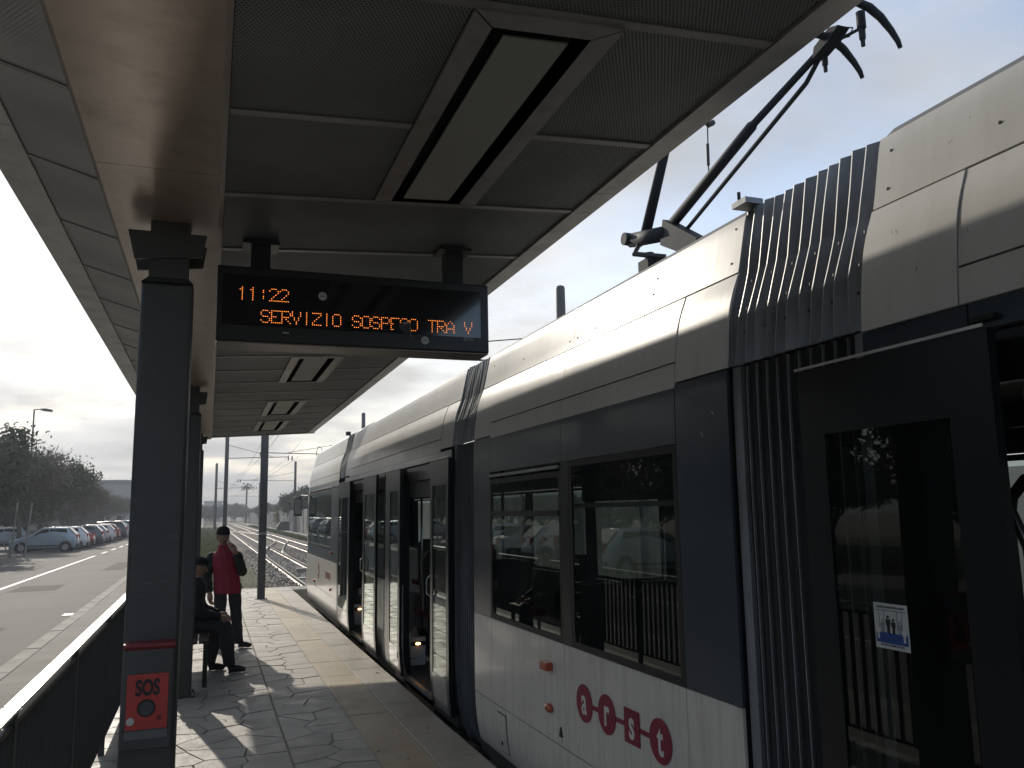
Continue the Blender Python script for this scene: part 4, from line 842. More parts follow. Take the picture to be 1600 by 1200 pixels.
for (x, y) in ((px_ + .01, 3.37), (px_ + .02, 3.10)): MB().tube([(x, y, 4.24), (x, y, 4.15), (x, y, 4.145), (x, y, 4.09), (x, y, 4.085), (x, y, 4.05)], [.024, .024, .018, .017, .012, .011], 10).build('spring_box', M['panto'], pan)
MB().tube([(px_ + .02, 3.08, 4.15), (px_ + .01, 3.3, 4.18)], .009, 6).build('link_rod', M['panto'], pan)
MB().tube([(px_ + .02, 3.24, 4.24), (px_ + .06, 3.20, 4.22), (px_ + .05, 3.22, 4.18), (px_ + .01, 3.26, 4.18)], .005, 6).build('shunt_cable', M['wire'], pan)
# ------------------------------------------------------------------ tracks
def track(name, label, x0, y0, y1, group):
    t = thing(name, label, 'track', (x0 + .49, (y0 + y1)/2, -.34), group)
    for x in (x0, x0 + .98): rail_path([(x, y0), (x, y1)], t)
    s0 = None; y = y0 + .3; far_ = MB()
    while y < y1:
        if 20.5 < y < 95:
            if s0 is None:
                s0 = MB().prism([(x0 - .5, -.40), (x0 + 1.48, -.40), (x0 + 1.46, -.325), (x0 - .48, -.325)], 'y', -.11, .11).build('sleeper', M['sleeper'], t); bl = s0.location.copy(); s0.location = bl + Vector((0, y, 0))
            else: share(s0, 'sleeper', t, bl + Vector((random.uniform(-.02, .02), y, random.uniform(-.006, .003))))
        else: far_.prism([(x0 - .5, -.40), (x0 + 1.48, -.40), (x0 + 1.46, -.325), (x0 - .48, -.325)], 'y', y - .11, y + .11)
        y += .6
    stuff(far_.build('far_sleepers', M['sleeper'], t)); return t
def rail_path(pts, t):
    b = MB(); prof = [(-.055, -.32), (.055, -.32), (.012, -.29), (.03, -.225), (.03, -.205), (-.03, -.205), (-.03, -.225), (-.012, -.29)]
    n = len(prof); vs = []
    for i, p in enumerate(pts):
        a = Vector(pts[max(i-1, 0)]); c = Vector(pts[min(i+1, len(pts)-1)]); d = (c - a).normalized(); nx, ny = d.y, -d.x
        vs += [(p[0] + nx*u, p[1] + ny*u, z) for u, z in prof]
    for i in range(len(pts) - 1):
        for k in range(n):
            b.mi = 1 if k == 4 else 0
            b.add([], []); b.f.append((i*n+k, i*n+(k+1)%n, (i+1)*n+(k+1)%n, (i+1)*n+k)); b.m.append(b.mi)
    b.v = vs; b.f += [tuple(range(n)), tuple(range((len(pts)-1)*n, len(pts)*n))]; b.m += [0, 0]
    return b.build('rail', [M['steel'], M['railtop']], t)
track('railway_track', 'single line of rails on pale sleepers leading from under the tram into the distance', 2.58, -20, 300, 'tram tracks')
track('railway_track', 'second line of rails beside the far wall, joined by the crossover', 5.10, 10, 300, 'tram tracks')
xo_ = thing('track_crossover', 'curved crossover rails linking the two tracks beyond the platform end', 'track', (4.3, 55, -.34))
def sm(t): t = max(0, min(1, t)); return t*t*(3-2*t)
for off, ya, yb_ in ((0, 40, 72), (.98, 41, 73)): rail_path([(2.58 + off + .07 + 2.45*sm((y - ya)/(yb_ - ya)), y) for y in range(ya, yb_ + 1, 2)], xo_)
for off, ya, yb_ in ((0, 88, 120), (.98, 88, 120)): rail_path([(5.10 + off - .07 - 2.45*sm((y - ya)/(yb_ - ya)), y) for y in range(ya, yb_ + 1, 2)], xo_)
MB().box(3.0, 3.35, 30.6, 31.1, -.33, -.20).build('point_machine', M['sleeper'], xo_); MB().box(2.7, 3.5, 27.2, 27.5, -.33, -.28).build('cover_plate', M['plate'], xo_)
# ballast stones and grass
rd = random.Random(11); b = MB()
for i in range(5200):
    y = 20.95 + 30 * rd.random() ** 1.7; x = rd.uniform(.9, 7.3) if y > 21 else 2
    r = rd.uniform(.018, .042); a = rd.random()*6.28; zc = -.335 + r*.3 + (.02 if 1.9 < x < 6.7 else 0)
    ca, sa = cos(a)*r, sin(a)*r
    b.add([(x+ca, y+sa, zc), (x-sa*.8, y+ca*.8, zc+r*.2), (x-ca, y-sa, zc), (x+sa*.9, y-ca*.9, zc-r*.1), (x+r*.2, y, zc+r*.75), (x, y, zc-r)], [(0,1,4),(1,2,4),(2,3,4),(3,0,4),(1,0,5),(2,1,5),(3,2,5),(0,3,5)])
for i in range(1200):
    y = rd.uniform(10, 20.5); x = rd.uniform(1.9, 2.5); r = rd.uniform(.02, .045); zc = -.33 + r*.3; a = rd.random()*6.28; ca, sa = cos(a)*r, sin(a)*r
    b.add([(x+ca, y+sa, zc), (x-sa*.8, y+ca*.8, zc+r*.2), (x-ca, y-sa, zc), (x+sa*.9, y-ca*.9, zc-r*.1), (x+r*.2, y, zc+r*.75), (x, y, zc-r)], [(0,1,4),(1,2,4),(2,3,4),(3,0,4),(1,0,5),(2,1,5),(3,2,5),(0,3,5)])
o = stuff(b.build('ballast_stones', M['pebble'])); tag(o, 'loose grey brown stones of the track bed beyond the platform', 'gravel')
b = MB()
def tuft(x, y, h, n=7, z=-.33):
    for k in range(n):
        a = rd.random()*6.28; l = h*rd.uniform(.5, 1.1); dx, dy = cos(a), sin(a); w = .012 + .0004*y
        xx, yy = x + rd.uniform(-.08, .08), y + rd.uniform(-.08, .08)
        b.add([(xx - dy*w, yy + dx*w, z), (xx + dy*w, yy - dx*w, z), (xx + dx*l*.5, yy + dy*l*.5, z + l)], [(0,1,2)])
for i in range(5500):
    y = 21.5 + 110*rd.random()**1.6; x = rd.uniform(-1.5, 1.5 if y > 40 else .9); tuft(x, y, rd.uniform(.1, .3) * (1 if y < 60 else 1.4))
for i in range(60): tuft(1.25 + rd.gauss(0, .16), 21.3 + rd.gauss(0, .15), .16)
for i in range(900): tuft(rd.uniform(7.0, 7.8), rd.uniform(45, 160), .3)
o = stuff(b.build('trackside_grass', M['grass'])); tag(o, 'rough green grass growing beside the tracks past the platform', 'grass')
# ------------------------------------------------------------------ trees
def tree_meshes(seed, H, R, th, nleaf, ls, twigs=True, flat=.75):
    rd = random.Random(seed); tr = MB(); cr = MB(); tips = []
    lean = Vector((rd.uniform(-.3, .3), rd.uniform(-.3, .3), th)); tr.tube([(0,0,-.1), lean*.5 + Vector((rd.uniform(-.05,.05),)*3), lean], [.16, .13, .11], 8)
    cz = th + (H - th)*.48
    def grow(p, d, l, r, dep):
        d = d.normalized(); mid = p + d*l*.5 + Vector((rd.uniform(-1,1), rd.uniform(-1,1), rd.uniform(-.5,1)))*l*.09; q = p + d*l
        tr.tube([p, mid, q], [r, r*.8, r*.6], 5 if dep < 2 else 3, cap=False)
        if dep >= 3: tips.append((q, d)); return
        for k in range(rd.choice((3, 3, 4)) if dep < 2 else 3):
            nd = (d + Vector((rd.uniform(-1,1), rd.uniform(-1,1), rd.uniform(-.45,.85)))*.85); grow(q if k else mid, nd, l*rd.uniform(.55, .8), r*.55, dep + 1)
    nl = 7
    for k in range(nl):
        a = 2*pi*k/nl + rd.uniform(-.3,.3); el = rd.uniform(.25, 1.2); grow(lean, Vector((cos(a)*cos(el)*R/3.2, sin(a)*cos(el)*R/3.2, sin(el)*(H-th)/3.4)), math.hypot(R*cos(el), (H-th)*.62*sin(el))*.42, .07, 0)
    # the crown: clumps about the tips, thinning at the rim
    clumps = [(q, rd.uniform(.35, .8)) for q, d in tips]
    for i in range(nleaf):
        q, s = rd.choice(clumps); g = Vector((rd.gauss(0,1), rd.gauss(0,1), rd.gauss(0,.7)))*s*.6; p = q + g
        e = math.sqrt((p.x*p.x + p.y*p.y)/(R*R) + ((p.z - cz)/((H - th)*.62))**2)
        if e > .95 and rd.random() < .75: continue
        if p.z < th*.75: continue
        u = Vector((rd.uniform(-1,1), rd.uniform(-1,1), rd.uniform(-1,1))).normalized(); v = u.orthogonal().normalized(); l = ls*rd.uniform(.6, 1.3); w = l*.5
        cr.add([p - u*l, p + v*w, p + u*l, p - v*w], [(0,1,2,3)])
    if twigs:
        for q, d in tips:
            for k in range(3):
                dd = (d + Vector((rd.uniform(-1,1), rd.uniform(-1,1), rd.uniform(-.2,1)))*.7).normalized(); l = rd.uniform(.4, .9)
                tr.tube([q, q + dd*l*.6 + Vector((0,0,-.02)), q + dd*l], [.016, .011, .005], 3, cap=False)
    return tr, cr
def make_tree(name, label, x, y, tm, cm, group, s=1.0, rz=0.0, cat='tree'):
    t = thing(name, label, cat, (x, y, -.32), group); t.rotation_euler.z = rz; t.scale = (s, s, s*random.uniform(.94, 1.06))
    for n_, me in (('trunk', tm), ('crown', cm)):
        o = bpy.data.objects.new(n_, me); COL.objects.link(o); o.parent = t
    return t
def pair(seed, leafm, **k):
    tr, cr = tree_meshes(seed, **k); a = tr.build('trunk', M['bark']); c = cr.build('crown', M[leafm]); r = (a.data, c.data)
    bpy.data.objects.remove(a); bpy.data.objects.remove(c); return r
TV = [pair(1, 'leaf', H=8.2, R=4.6, th=2.2, nleaf=15000, ls=.13), pair(2, 'leaf2', H=7.6, R=4.0, th=2.1, nleaf=7000, ls=.10), pair(3, 'leaf', H=7.8, R=4.4, th=2.0, nleaf=12000, ls=.13),
      pair(4, 'leaf2', H=7.2, R=3.8, th=2.3, nleaf=5200, ls=.10), pair(5, 'leaf', H=7.0, R=4.2, th=.7, nleaf=13000, ls=.2, twigs=False), pair(6, 'leaf3', H=3.4, R=2.2, th=.3, nleaf=3500, ls=.12, twigs=False)]
rows = [(-12.6, 53.0, 0, 1.16, 'dense dark tree over the parked cars, leftmost one at the photo edge'), (-11.6, 63, 1, 1.14, 'brownish thinner tree rising behind the pale blue hatchback'),
        (-12.0, 72, 2, 1.08, 'dark rounded tree behind the row of parked cars, third from the left edge'), (-11.6, 83, 3, 1.06, 'sparse bare-topped winter tree further down the parking row'), (-12.2, 95, 1, .9, 'brown thin-leaved tree far down the parking row'),
        (-11.8, 108, 3, .92, 'twiggy bare tree near the far end of the parking row'), (-12.4, 124, 1, .85, 'small brown tree before the distant flat roofed building'), (-12.4, 142, 3, .8, 'last bare tree of the parking row')]
for i, (x, y, v, s, lab) in enumerate(rows): make_tree('roadside_tree', lab, x, y, *TV[v], 'trees along the parking row', s, i*1.3)
for i in range(8):      # their neighbours beyond the left edge of the photo: they show in the tram windows
    make_tree('roadside_tree', 'dark tree of the parking row, seen only reflected in the tram windows', -12.3 + (i % 3)*.3, 45 - i*7.6, *TV[(0, 2, 1, 0, 2, 0, 1, 2)[i]], 'reflected trees beyond the left edge', 1.0, i*2.1)
for i in range(58):     # scrub and trees behind the car park
    x = -19.5 - 4.5*(i % 3) + random.uniform(-1, 1); y = -14 + i*3.7; make_tree('evergreen_tree', 'dark evergreen in the thick belt behind the car park', x, y, *TV[4], 'evergreens behind the car park', random.uniform(.85, 1.1), i*.9)
for i, (x, y, v, s, lab) in enumerate([(13.6, 99, 4, 1.18, 'big dark tree rising above the wall right of the thin post'), (12.6, 113, 4, 1.0, 'dark tree behind the wall, left neighbour of the biggest one'), (11.6, 128, 5, 1.25, 'yellow green bush over the top of the weathered wall'), (15.5, 90, 4, 1.1, 'dark tree behind the wall beside the tram mirror'),
        (12.5, 150, 4, .8, 'low dark tree along the wall in the distance'), (11.5, 172, 4, .75, 'small dark tree along the wall in the far distance')]): make_tree('wall_tree', lab, x, y, *TV[v], 'trees behind the trackside wall', s, i*1.7)
rd = random.Random(21)
for i in range(30):
    x = -14 + i*1.35 + rd.uniform(-.8, .8); y = rd.uniform(215, 300); make_tree('distant_tree', 'one of the distant trees closing the view down the tracks', x, y, *TV[4], 'distant trees at the end of the line', rd.uniform(.62, .95) * (y/235), i*.7)
# palm
pt = thing('palm_tree', 'tiny distant palm standing above the treetops down the line', 'palm', (9.0, 222, -.3))
MB().tube([(9.0, 222, -.3), (9.05, 222, 4), (9.1, 222, 9.0)], [.3, .22, .22], 6).build('trunk', M['bark'], pt)
b = MB()
for k in range(16):
    a = k*2.4; e = .9 - k*.11; p0 = Vector((9.1, 222, 9.0)); d = Vector((cos(a), sin(a), 0)); p1 = p0 + d*1.0 + Vector((0,0,e)); p2 = p0 + d*1.9 + Vector((0,0,e - .9)); s = Vector((-sin(a), cos(a), 0))*.25
    b.add([p0, p1 - s, p2, p1 + s], [(0,1,2,3)])
b.build('fronds', M['leaf'], pt)
# hills
b = MB(); n = 60; rd = random.Random(5); vs = []
for i in range(n + 1):
    x = -700 + 1500*i/n; h = 9 + 7*sin(i*.35) + 4*sin(i*.9 + 1) + rd.uniform(-1, 1); vs += [(x, 620, -.4), (x, 700, max(3, h)), (x, 900, max(3, h) + 2)]
b.add(vs, [(3*i+k, 3*i+3+k, 3*i+4+k, 3*i+1+k) for i in range(n) for k in (0, 1)]); o = b.build('hills', mat('wooded_hill', (.06, .065, .045), .95, 0, .3, .02), smooth=True); struct(o)
# ------------------------------------------------------------------ wall, boxes, buildings
wl = thing('boundary_wall', 'long weathered grey panel wall running along the far side of the tracks', 'wall', (9.9, 130, -.3))
rd = random.Random(8); y = -14
while y < 230:
    h = 2.15 + rd.uniform(-.12, .12); MB().box(9.85 + rd.uniform(-.01, .01), 10.0, y + .01, y + 3.99, -.35, h).build('wall_panel', M['wallc'], wl)
    MB().box(9.78, 9.849, y - .09, y + .09, -.35, h + .08).build('wall_post', M['concrete'], wl); y += 4
db = thing('storage_bin', 'low dark sloping bin standing against the weathered wall', 'bin', (9.1, 112, -.3))
MB().prism([(8.4, -.33), (9.8, -.33), (9.8, .75), (8.75, .75), (8.4, .1)], 'y', 111, 113).build('body', mat('dark_bin', (.03, .03, .032), .6), db); MB().box(8.76, 9.82, 110.96, 113.04, .753, .80).build('lid', M['black'], db)
def building(name, label, x0, x1, y0, y1, h, m, floors, nwin):
    t = thing(name, label, 'building', ((x0+x1)/2, y0, -.3)); MB().box(x0, x1, y0, y1, -.35, h).build('wall', m, t); MB().box(x0 - .3, x1 + .3, y0 - .3, y1 + .3, h + .003, h + .4).build('roof', M['concrete'], t)
    for f in range(floors):
        for k in range(nwin):
            xx = x0 + (x1 - x0)*(k + .5)/nwin; z = .9 + f*3.0; w = MB().box(xx - .6, xx + .6, y0 - .05, y0 + .02, z, z + 1.3).build('window', M['white'], t); MB().box(xx - .5, xx + .5, y0 - .07, y0 - .052, z + .1, z + 1.2).build('pane', M['carglass'], w)
building('apartment_block', 'pale flat roofed block in the distance behind the parking row', -34, -10.5, 165, 178, 8.0, mat('pale_render', (.38, .36, .32), .9), 2, 8)
building('low_house', 'small pale house far away at the left of the tracks', -1.2, 4.5, 300, 310, 6.2, mat('pale_render_b', (.45, .43, .40), .9), 1, 3)
lw = thing('low_fence', 'low pale concrete fence beside the grass left of the tracks', 'fence', (-1.3, 60, -.3))
for i in range(30):
    y = 23 + i*3; MB().box(-1.45, -1.33, y, y + .14, -.35, .75).build('fence_post', M['concrete'], lw); MB().box(-1.42, -1.36, y + .15, y + 2.99, -.1, .62).build('fence_panel', M['wallc'], lw)
# ------------------------------------------------------------------ masts, post, wires, lamp
def mast(label, x, y, h, r, arms, base=None, tilt=.12):
    t = thing('catenary_mast', label, 'mast', (x, y, -.3), 'overhead line masts')
    b = MB(); b.tube([(x, y, -.35), (x, y, h - .1), (x, y, h - .03), (x, y, h)], [r, r*.92, r*.8, r*.3], 14); b.build('pole', M['post'], t, smooth=True)
    if base: MB().tube([(x, y, -.36), (x, y, base)], r*1.8, 12).build('concrete_base', M['concrete'], t)
    for (xa, z) in arms:
        MB().tube([(x, y, z), (xa, y, z + tilt)], .028, 6).build('cantilever', M['wire'], t); MB().tube([(x, y, z + 1.0), (xa + (x - xa)*.25, y, z + tilt)], .018, 5).build('stay', M['wire'], t)
        for q in (0.0, .28): MB().tube([(xa + q, y, z + tilt + .04), (xa + q, y, z + tilt - .26)], [.05, .05], 8).build('insulator', M['bark'], t)
    return t
mast('round topped steel mast standing above the tram roof near the sign', 9.8, 22.3, 8.40, .155, [(3.1, 5.85)], tilt=.36)
mast('steel mast poking above the tram roof beside the far section', 9.8, 56.4, 8.5, .14, [(3.1, 5.6)])
mast('mast with thick pale base standing before the big dark tree', 9.55, 101, 7.9, .15, [(3.1, 5.6)], base=2.1)
mast('dark mast seen just left of the thin square post', 1.17, 65, 8.6, .15, [(5.6, 5.9)])
mast('smaller distant mast directly above the man in the red vest', .87, 115, 8.5, .17, [(5.6, 5.2)])
mast('far small mast above the trees by the tiny palm', 9.6, 175, 8.2, .15, [(3.1, 5.4)])
sp = thing('square_post', 'thin grey square post at the far end of the platform', 'post', (1.08, 18.1, 0))
MB().box(1.0, 1.15, 18.03, 18.19, .0, 6.2).build('shaft', M['post'], sp, bevel=.008); MB().box(.96, 1.19, 17.99, 18.23, -.01, .012).build('base_plate', M['post'], sp); MB().box(.995, 1.155, 18.02, 18.20, 1.30, 1.335).build('clamp_band', M['strip'], sp)
def wires(nm, lab, pl):
    t = thing(nm, lab, 'wire', tuple(pl[0][0])); 
    for p in pl: MB().tube(p, .011, 5).build('wire', M['wire'], t)
def sag(x, z, y0, y1, s): return [(x, y0 + (y1 - y0)*i/10, z - s*4*(i/10)*(1 - i/10)) for i in range(11)]
seg = [(-20, 22.3), (22.3, 56.4), (56.4, 101), (101, 175), (175, 280)]
wires('contact_wire', 'overhead contact and carrier wires above the track of the tram', [[(3.1 + .12*(-1)**i, y, 4.52 + min(1.0, max(0, (y - 12)*.1))) for i, y in enumerate((-20, 3.2, 12, 22.3, 56.4, 101, 175, 280))]] + [sag(3.1, 6.3, a, c, .5) for a, c in seg])
wires('second_contact_wire', 'overhead wires above the second track beside the wall', [[(5.6, 56.4, 5.5), (5.6, 280, 5.5)]] + [sag(5.6, 6.4, a, c, .5) for a, c in ((56.4, 101), (101, 175), (175, 280))])
dr = thing('wire_dropper', 'short thin rod hanging in the sky between canopy edge and pantograph arm', 'rod', (3.1, 4.5, 3.92))
MB().tube([(3.1, 4.48, 4.5), (3.1, 4.51, 3.93)], .0045, 6).build('rod', M['wire'], dr); MB().tube([(3.1, 4.505, 4.13), (3.1, 4.51, 3.98)], .011, 8).build('sleeve', M['wire'], dr)
MB().tube([(3.08, 4.478, 4.275), (3.1, 4.48, 4.255), (3.14, 4.48, 4.28)], .02, 6).build('clamp', M['wire'], dr)
lp = thing('wire_loop', 'small wire loop above the front of the tram', 'loop', (3.6, 30, 4.2)); 
MB().tube([(3.55 + .11*(1-cos(a)), 30, 3.75 + .32*sin(a)) for a in [pi*k/8 for k in range(9)]], .012, 5).build('loop', M['wire'], lp)
st = thing('street_lamp', 'tall street lamp rising behind the trees over the parking row', 'street lamp', (-13.4, 75, -.3))
MB().tube([(-13.4, 75, -.35), (-13.4, 75, 10.4)], [.10, .06], 8).build('pole', M['post'], st); MB().tube([(-13.4, 75, 10.4), (-12.9, 75, 10.45)], .04, 6).build('arm', M['post'], st); MB().tube([(-12.95, 75, 10.44), (-12.7, 75, 10.42), (-12.1, 75, 10.33)], [.06, .13, .10], 8).build('lamp_head', M['post'], st)
for (x, y, lab) in ((-9.85, 51.4, 'thin leaning stake before the leftmost parked cars'), (-9.2, 51.6, 'thin pale stake right of its twin by the parked cars')):
    k = thing('tree_stake', lab, 'stake', (x, y, -.3), 'stakes by the parked cars'); MB().tube([(x, y, -.32), (x + .18, y, 2.6)], .05, 7).build('stake', M['sleeper'], k); MB().tube([(x - .02, y, -.32), (x - .35, y - .1, .5)], .035, 6).build('prop', M['sleeper'], k)
# ------------------------------------------------------------------ cars (nose towards -x, built about the origin, ground at z=0)
def car_meshes(kind):
    L_, wd = {'hatch': (3.7, .79), 'suv': (4.4, .9), 'saloon': (4.3, .86)}[kind]
    if kind == 'hatch': top = [(-1.85, .55), (-1.80, .72), (-1.0, .92), (-.85, .96), (-.15, 1.44), (.5, 1.50), (1.3, 1.46), (1.72, 1.02), (1.82, .85), (1.85, .5)]; gl = (-.85, -.12, 1.32, 1.72)
    elif kind == 'suv': top = [(-2.2, .6), (-2.15, .85), (-1.2, 1.05), (-1.0, 1.08), (-.35, 1.62), (.6, 1.70), (1.7, 1.64), (2.05, 1.15), (2.18, .9), (2.2, .55)]; gl = (-1.0, -.35, 1.7, 2.05)
    else: top = [(-2.15, .5), (-2.1, .70), (-1.1, .90), (-.9, .93), (-.15, 1.38), (.5, 1.43), (1.0, 1.38), (1.65, 1.02), (2.1, .92), (2.15, .5)]; gl = (-.9, -.15, 1.0, 1.65)
    def ztop(x):
        for (a, za), (b_, zb) in zip(top[:-1], top[1:]):
            if x <= b_: return za + (zb - za)*(x - a)/(b_ - a)
        return top[-1][1]
    belt = {'hatch': .93, 'suv': 1.05, 'saloon': .90}[kind]
    xs = sorted(set([p[0] for p in top] + [top[0][0] + (top[-1][0] - top[0][0])*i/22 for i in range(23)])); vs = []; secs = []
    for x in xs:
        zt = ztop(x); zb = min(belt, zt - .03); e = min(1, (x - xs[0])/.35 + .62, (xs[-1] - x)/.3 + .66); w = wd*e
        wt = w*(.80 if zt > belt + .2 else .93 - .13*max(0, (zt - belt)/.2)) if zt > belt else w*.9
        sec = [(w*.88, .22), (w*.97, .32), (w, .55), (w*.985, zb), (wt + (w*.97 - wt)*.15, zt - .05 if zt > belt + .1 else zt - .01), (wt*.82, zt), (0, zt + .02)]
        secs.append([(x, -a, z) for a, z in sec] + [(x, a, z) for a, z in sec[-2::-1]])
    b = MB(); m_ = len(secs[0])
    for s in secs: b.v += s
    for i in range(len(xs) - 1):
        for k in range(m_ - 1): b.f.append((i*m_+k, i*m_+k+1, (i+1)*m_+k+1, (i+1)*m_+k)); b.m.append(0)
        b.f.append((i*m_ + m_-1, i*m_, (i+1)*m_, (i+1)*m_ + m_-1)); b.m.append(0)
    b.f += [tuple(range(m_)), tuple(range((len(xs)-1)*m_, len(xs)*m_))]; b.m += [0, 0]
    parts = [('body', b, 'PAINT', True)]
    zt = max(p[1] for p in top); y0 = wd*.955; y1 = wd*.80
    sw = MB(); n = 2 if kind != 'suv' else 3; xa, xb = gl[0] + .22, gl[2] + .16; segs = [(xa, .28), (.33, gl[2] - .02 if kind != 'saloon' else 1.1)]
    for s in (-1, 1):
        for j, (a, c) in enumerate(segs):
            w = MB(); a_t = max(a, gl[1] + .08) if j == 0 else a; c_t = c if j == 0 else c - .08; c_b = c if j == 0 else c + .12
            w.add([(a, s*y0*1.0, belt + .03), (c_b, s*y0*1.0, belt + .03), (c_t, s*(y1 + .045), zt - .12), (a_t, s*(y1 + .045), zt - .12)], [(0,1,2,3)]); parts.append(('window', w, 'carglass', False))
    for (xa_, xb_, nm) in ((gl[0], gl[1], 'windscreen'), (gl[3], gl[2], 'rear_window')):
        za, zb = ztop(xa_) + .035, ztop(xb_) + .02; d = .03 if nm == 'rear_window' else -.03
        parts.append((nm, MB().add([(xa_ + d, -wd*.78, za), (xa_ + d, wd*.78, za), (xb_ + d, wd*.68, zb), (xb_ + d, -wd*.68, zb)], [(0,1,2,3)]), 'carglass', False))
    for xw in (top[0][0] + .72, top[-1][0] - .62):
        for s in (-1, 1):
            parts.append(('wheel', MB().tube([(xw, s*wd*.80, .29), (xw, s*(wd + .012), .29)], .29, 18), 'tyre', False)); parts.append(('rim', MB().tube([(xw, s*(wd + .008), .29), (xw, s*(wd + .02), .29)], .18, 12), 'rim', False))
            parts.append(('wheel_arch', MB().tube([(xw, s*wd*.9, .31), (xw, s*(wd + .004), .31)], .35, 18), 'seal', False))
    xe = top[-1][0]
    for s in (-1, 1):
        parts.append(('tail_lamp', MB().box(xe - .22, xe - .0, s*wd*.62 - .09, s*wd*.62 + .09, belt - .20, belt + .08), 'redlamp', False)); parts.append(('headlamp', MB().box(-xe + .04, -xe + .22, s*wd*.6 - .13, s*wd*.6 + .13, .58, .72), 'headlamp', False))
        parts.append(('wing_mirror', MB().box(gl[0] + .3, gl[0] + .42, s*(wd + .02), s*(wd + .15), belt, belt + .13), 'PAINT', False))
    parts.append(('bumper', MB().box(xe - .12, xe + .03, -wd*.8, wd*.8, .25, .47), 'seal', False)); parts.append(('number_plate', MB().box(xe + .031, xe + .036, -.26, .26, .52, .62), 'white', False))
    parts.append(('side_strip', MB().box(-1.0, 1.0, -wd - .012, -wd + .02, .36, .42), 'seal', False))
    return parts
CM = {}
def car(kind, colr, label, x, y, group, rz=0.0):
    key = (kind, colr)
    if ('paint', colr) not in CM:
        CM[('paint', colr)] = mat('car_paint_%d' % len(CM), colr, .3, .2, .05, coat=.8)
    if kind not in CM:
        CM[kind] = []
        for nm, mb, mt, smo in car_meshes(kind):
            o = mb.build(nm, M['white'] if mt == 'PAINT' else M[mt], smooth=smo); CM[kind].append((nm, o.data, mt)); bpy.data.objects.remove(o)
    t = thing('parked_car', label, 'car', (x, y, -.30), group); t.rotation_euler.z = rz
    for nm, me, mt in CM[kind]:
        if mt == 'PAINT':
            k2 = (kind, nm, colr)
            if k2 not in CM: m2 = me.copy(); m2.materials.clear(); m2.materials.append(CM[('paint', colr)]); CM[k2] = m2
            me = CM[k2]
        o = bpy.data.objects.new(nm, me); COL.objects.link(o); o.parent = t
    return t
BL, WH, SI, RD, DK, GR = (.34, .40, .44), (.62, .62, .60), (.36, .37, .38), (.28, .02, .03), (.02, .02, .025), (.10, .105, .11)
cs = [('hatch', BL, 'pale blue hatchback, nearest car of the row beside the road', 58.3), ('hatch', WH, 'white hatchback directly behind the pale blue one', 61.6), ('saloon', RD, 'dark red car third in the parked row', 65.0), ('hatch', GR, 'dark grey hatchback right after the dark red car', 68.6),
      ('hatch', SI, 'silver hatchback in the middle of the parked row', 72.2), ('hatch', WH, 'white hatchback beyond the silver one', 76.0), ('hatch', RD, 'red hatchback in front of the black high car', 80.0), ('suv', DK, 'black high-roofed car with pale roof line in the parked row', 84.5),
      ('hatch', SI, 'silver hatchback beyond the black high car', 89.5), ('suv', GR, 'grey high car near the far end of the row', 94.5), ('saloon', DK, 'dark saloon close to the foreground column edge', 100), ('suv', WH, 'white high car last before the column edge', 106), ('hatch', SI, 'farthest silver hatchback of the row', 113)]
for i, (k, c, lab, y) in enumerate(cs): car(k, c, lab, -9.35 + (.12 if i % 2 else 0) + (.3 if k != 'hatch' else 0) * -1 + i*.06, y, 'cars parked along the road')
car('saloon', DK, 'dark car at the left photo edge behind the stakes', -14.6, 57.2, 'cars parked along the road'); car('hatch', SI, 'silver hatchback nose just left of the pale blue car', -13.0, 64.5, 'cars parked along the road')
for i, (k, c) in enumerate((('hatch', WH), ('suv', DK), ('hatch', SI), ('saloon', GR), ('hatch', WH))):
    car(k, c, ['white hatchback', 'black high car', 'silver hatchback', 'grey saloon', 'second white hatchback'][i] + ' seen only as a reflection in the tram windows', -9.4, 24 + i*3.1, 'cars seen in the tram windows')
# ------------------------------------------------------------------ people
def skinned(name, nodes_, edges, parent, m, sub=2):
    me = bpy.data.meshes.new(name); keys = list(nodes_); me.from_pydata([nodes_[k][0] for k in keys], [(keys.index(a), keys.index(c)) for a, c in edges], [])
    o = bpy.data.objects.new(name, me); COL.objects.link(o); md = o.modifiers.new('skin', 'SKIN'); md.use_smooth_shade = True
    if not me.skin_vertices: 
        bm = bmesh.new(); bm.from_mesh(me); bm.verts.layers.skin.verify(); bm.to_mesh(me); bm.free()
    sv = me.skin_vertices[0].data
    for i, k in enumerate(keys): r = nodes_[k][1]; sv[i].radius = r if isinstance(r, tuple) else (r, r); sv[i].use_root = (i == 0)
    s2 = o.modifiers.new('sub', 'SUBSURF'); s2.levels = sub; s2.render_levels = sub
    dg = bpy.context.evaluated_depsgraph_get(); dg.update(); m2 = bpy.data.meshes.new_from_object(o.evaluated_get(dg)); bpy.data.objects.remove(o)
    m2.materials.clear(); m2.materials.append(m); m2.name = name; m2.polygons.foreach_set('use_smooth', [True]*len(m2.polygons)); return obj(name, m2, parent)
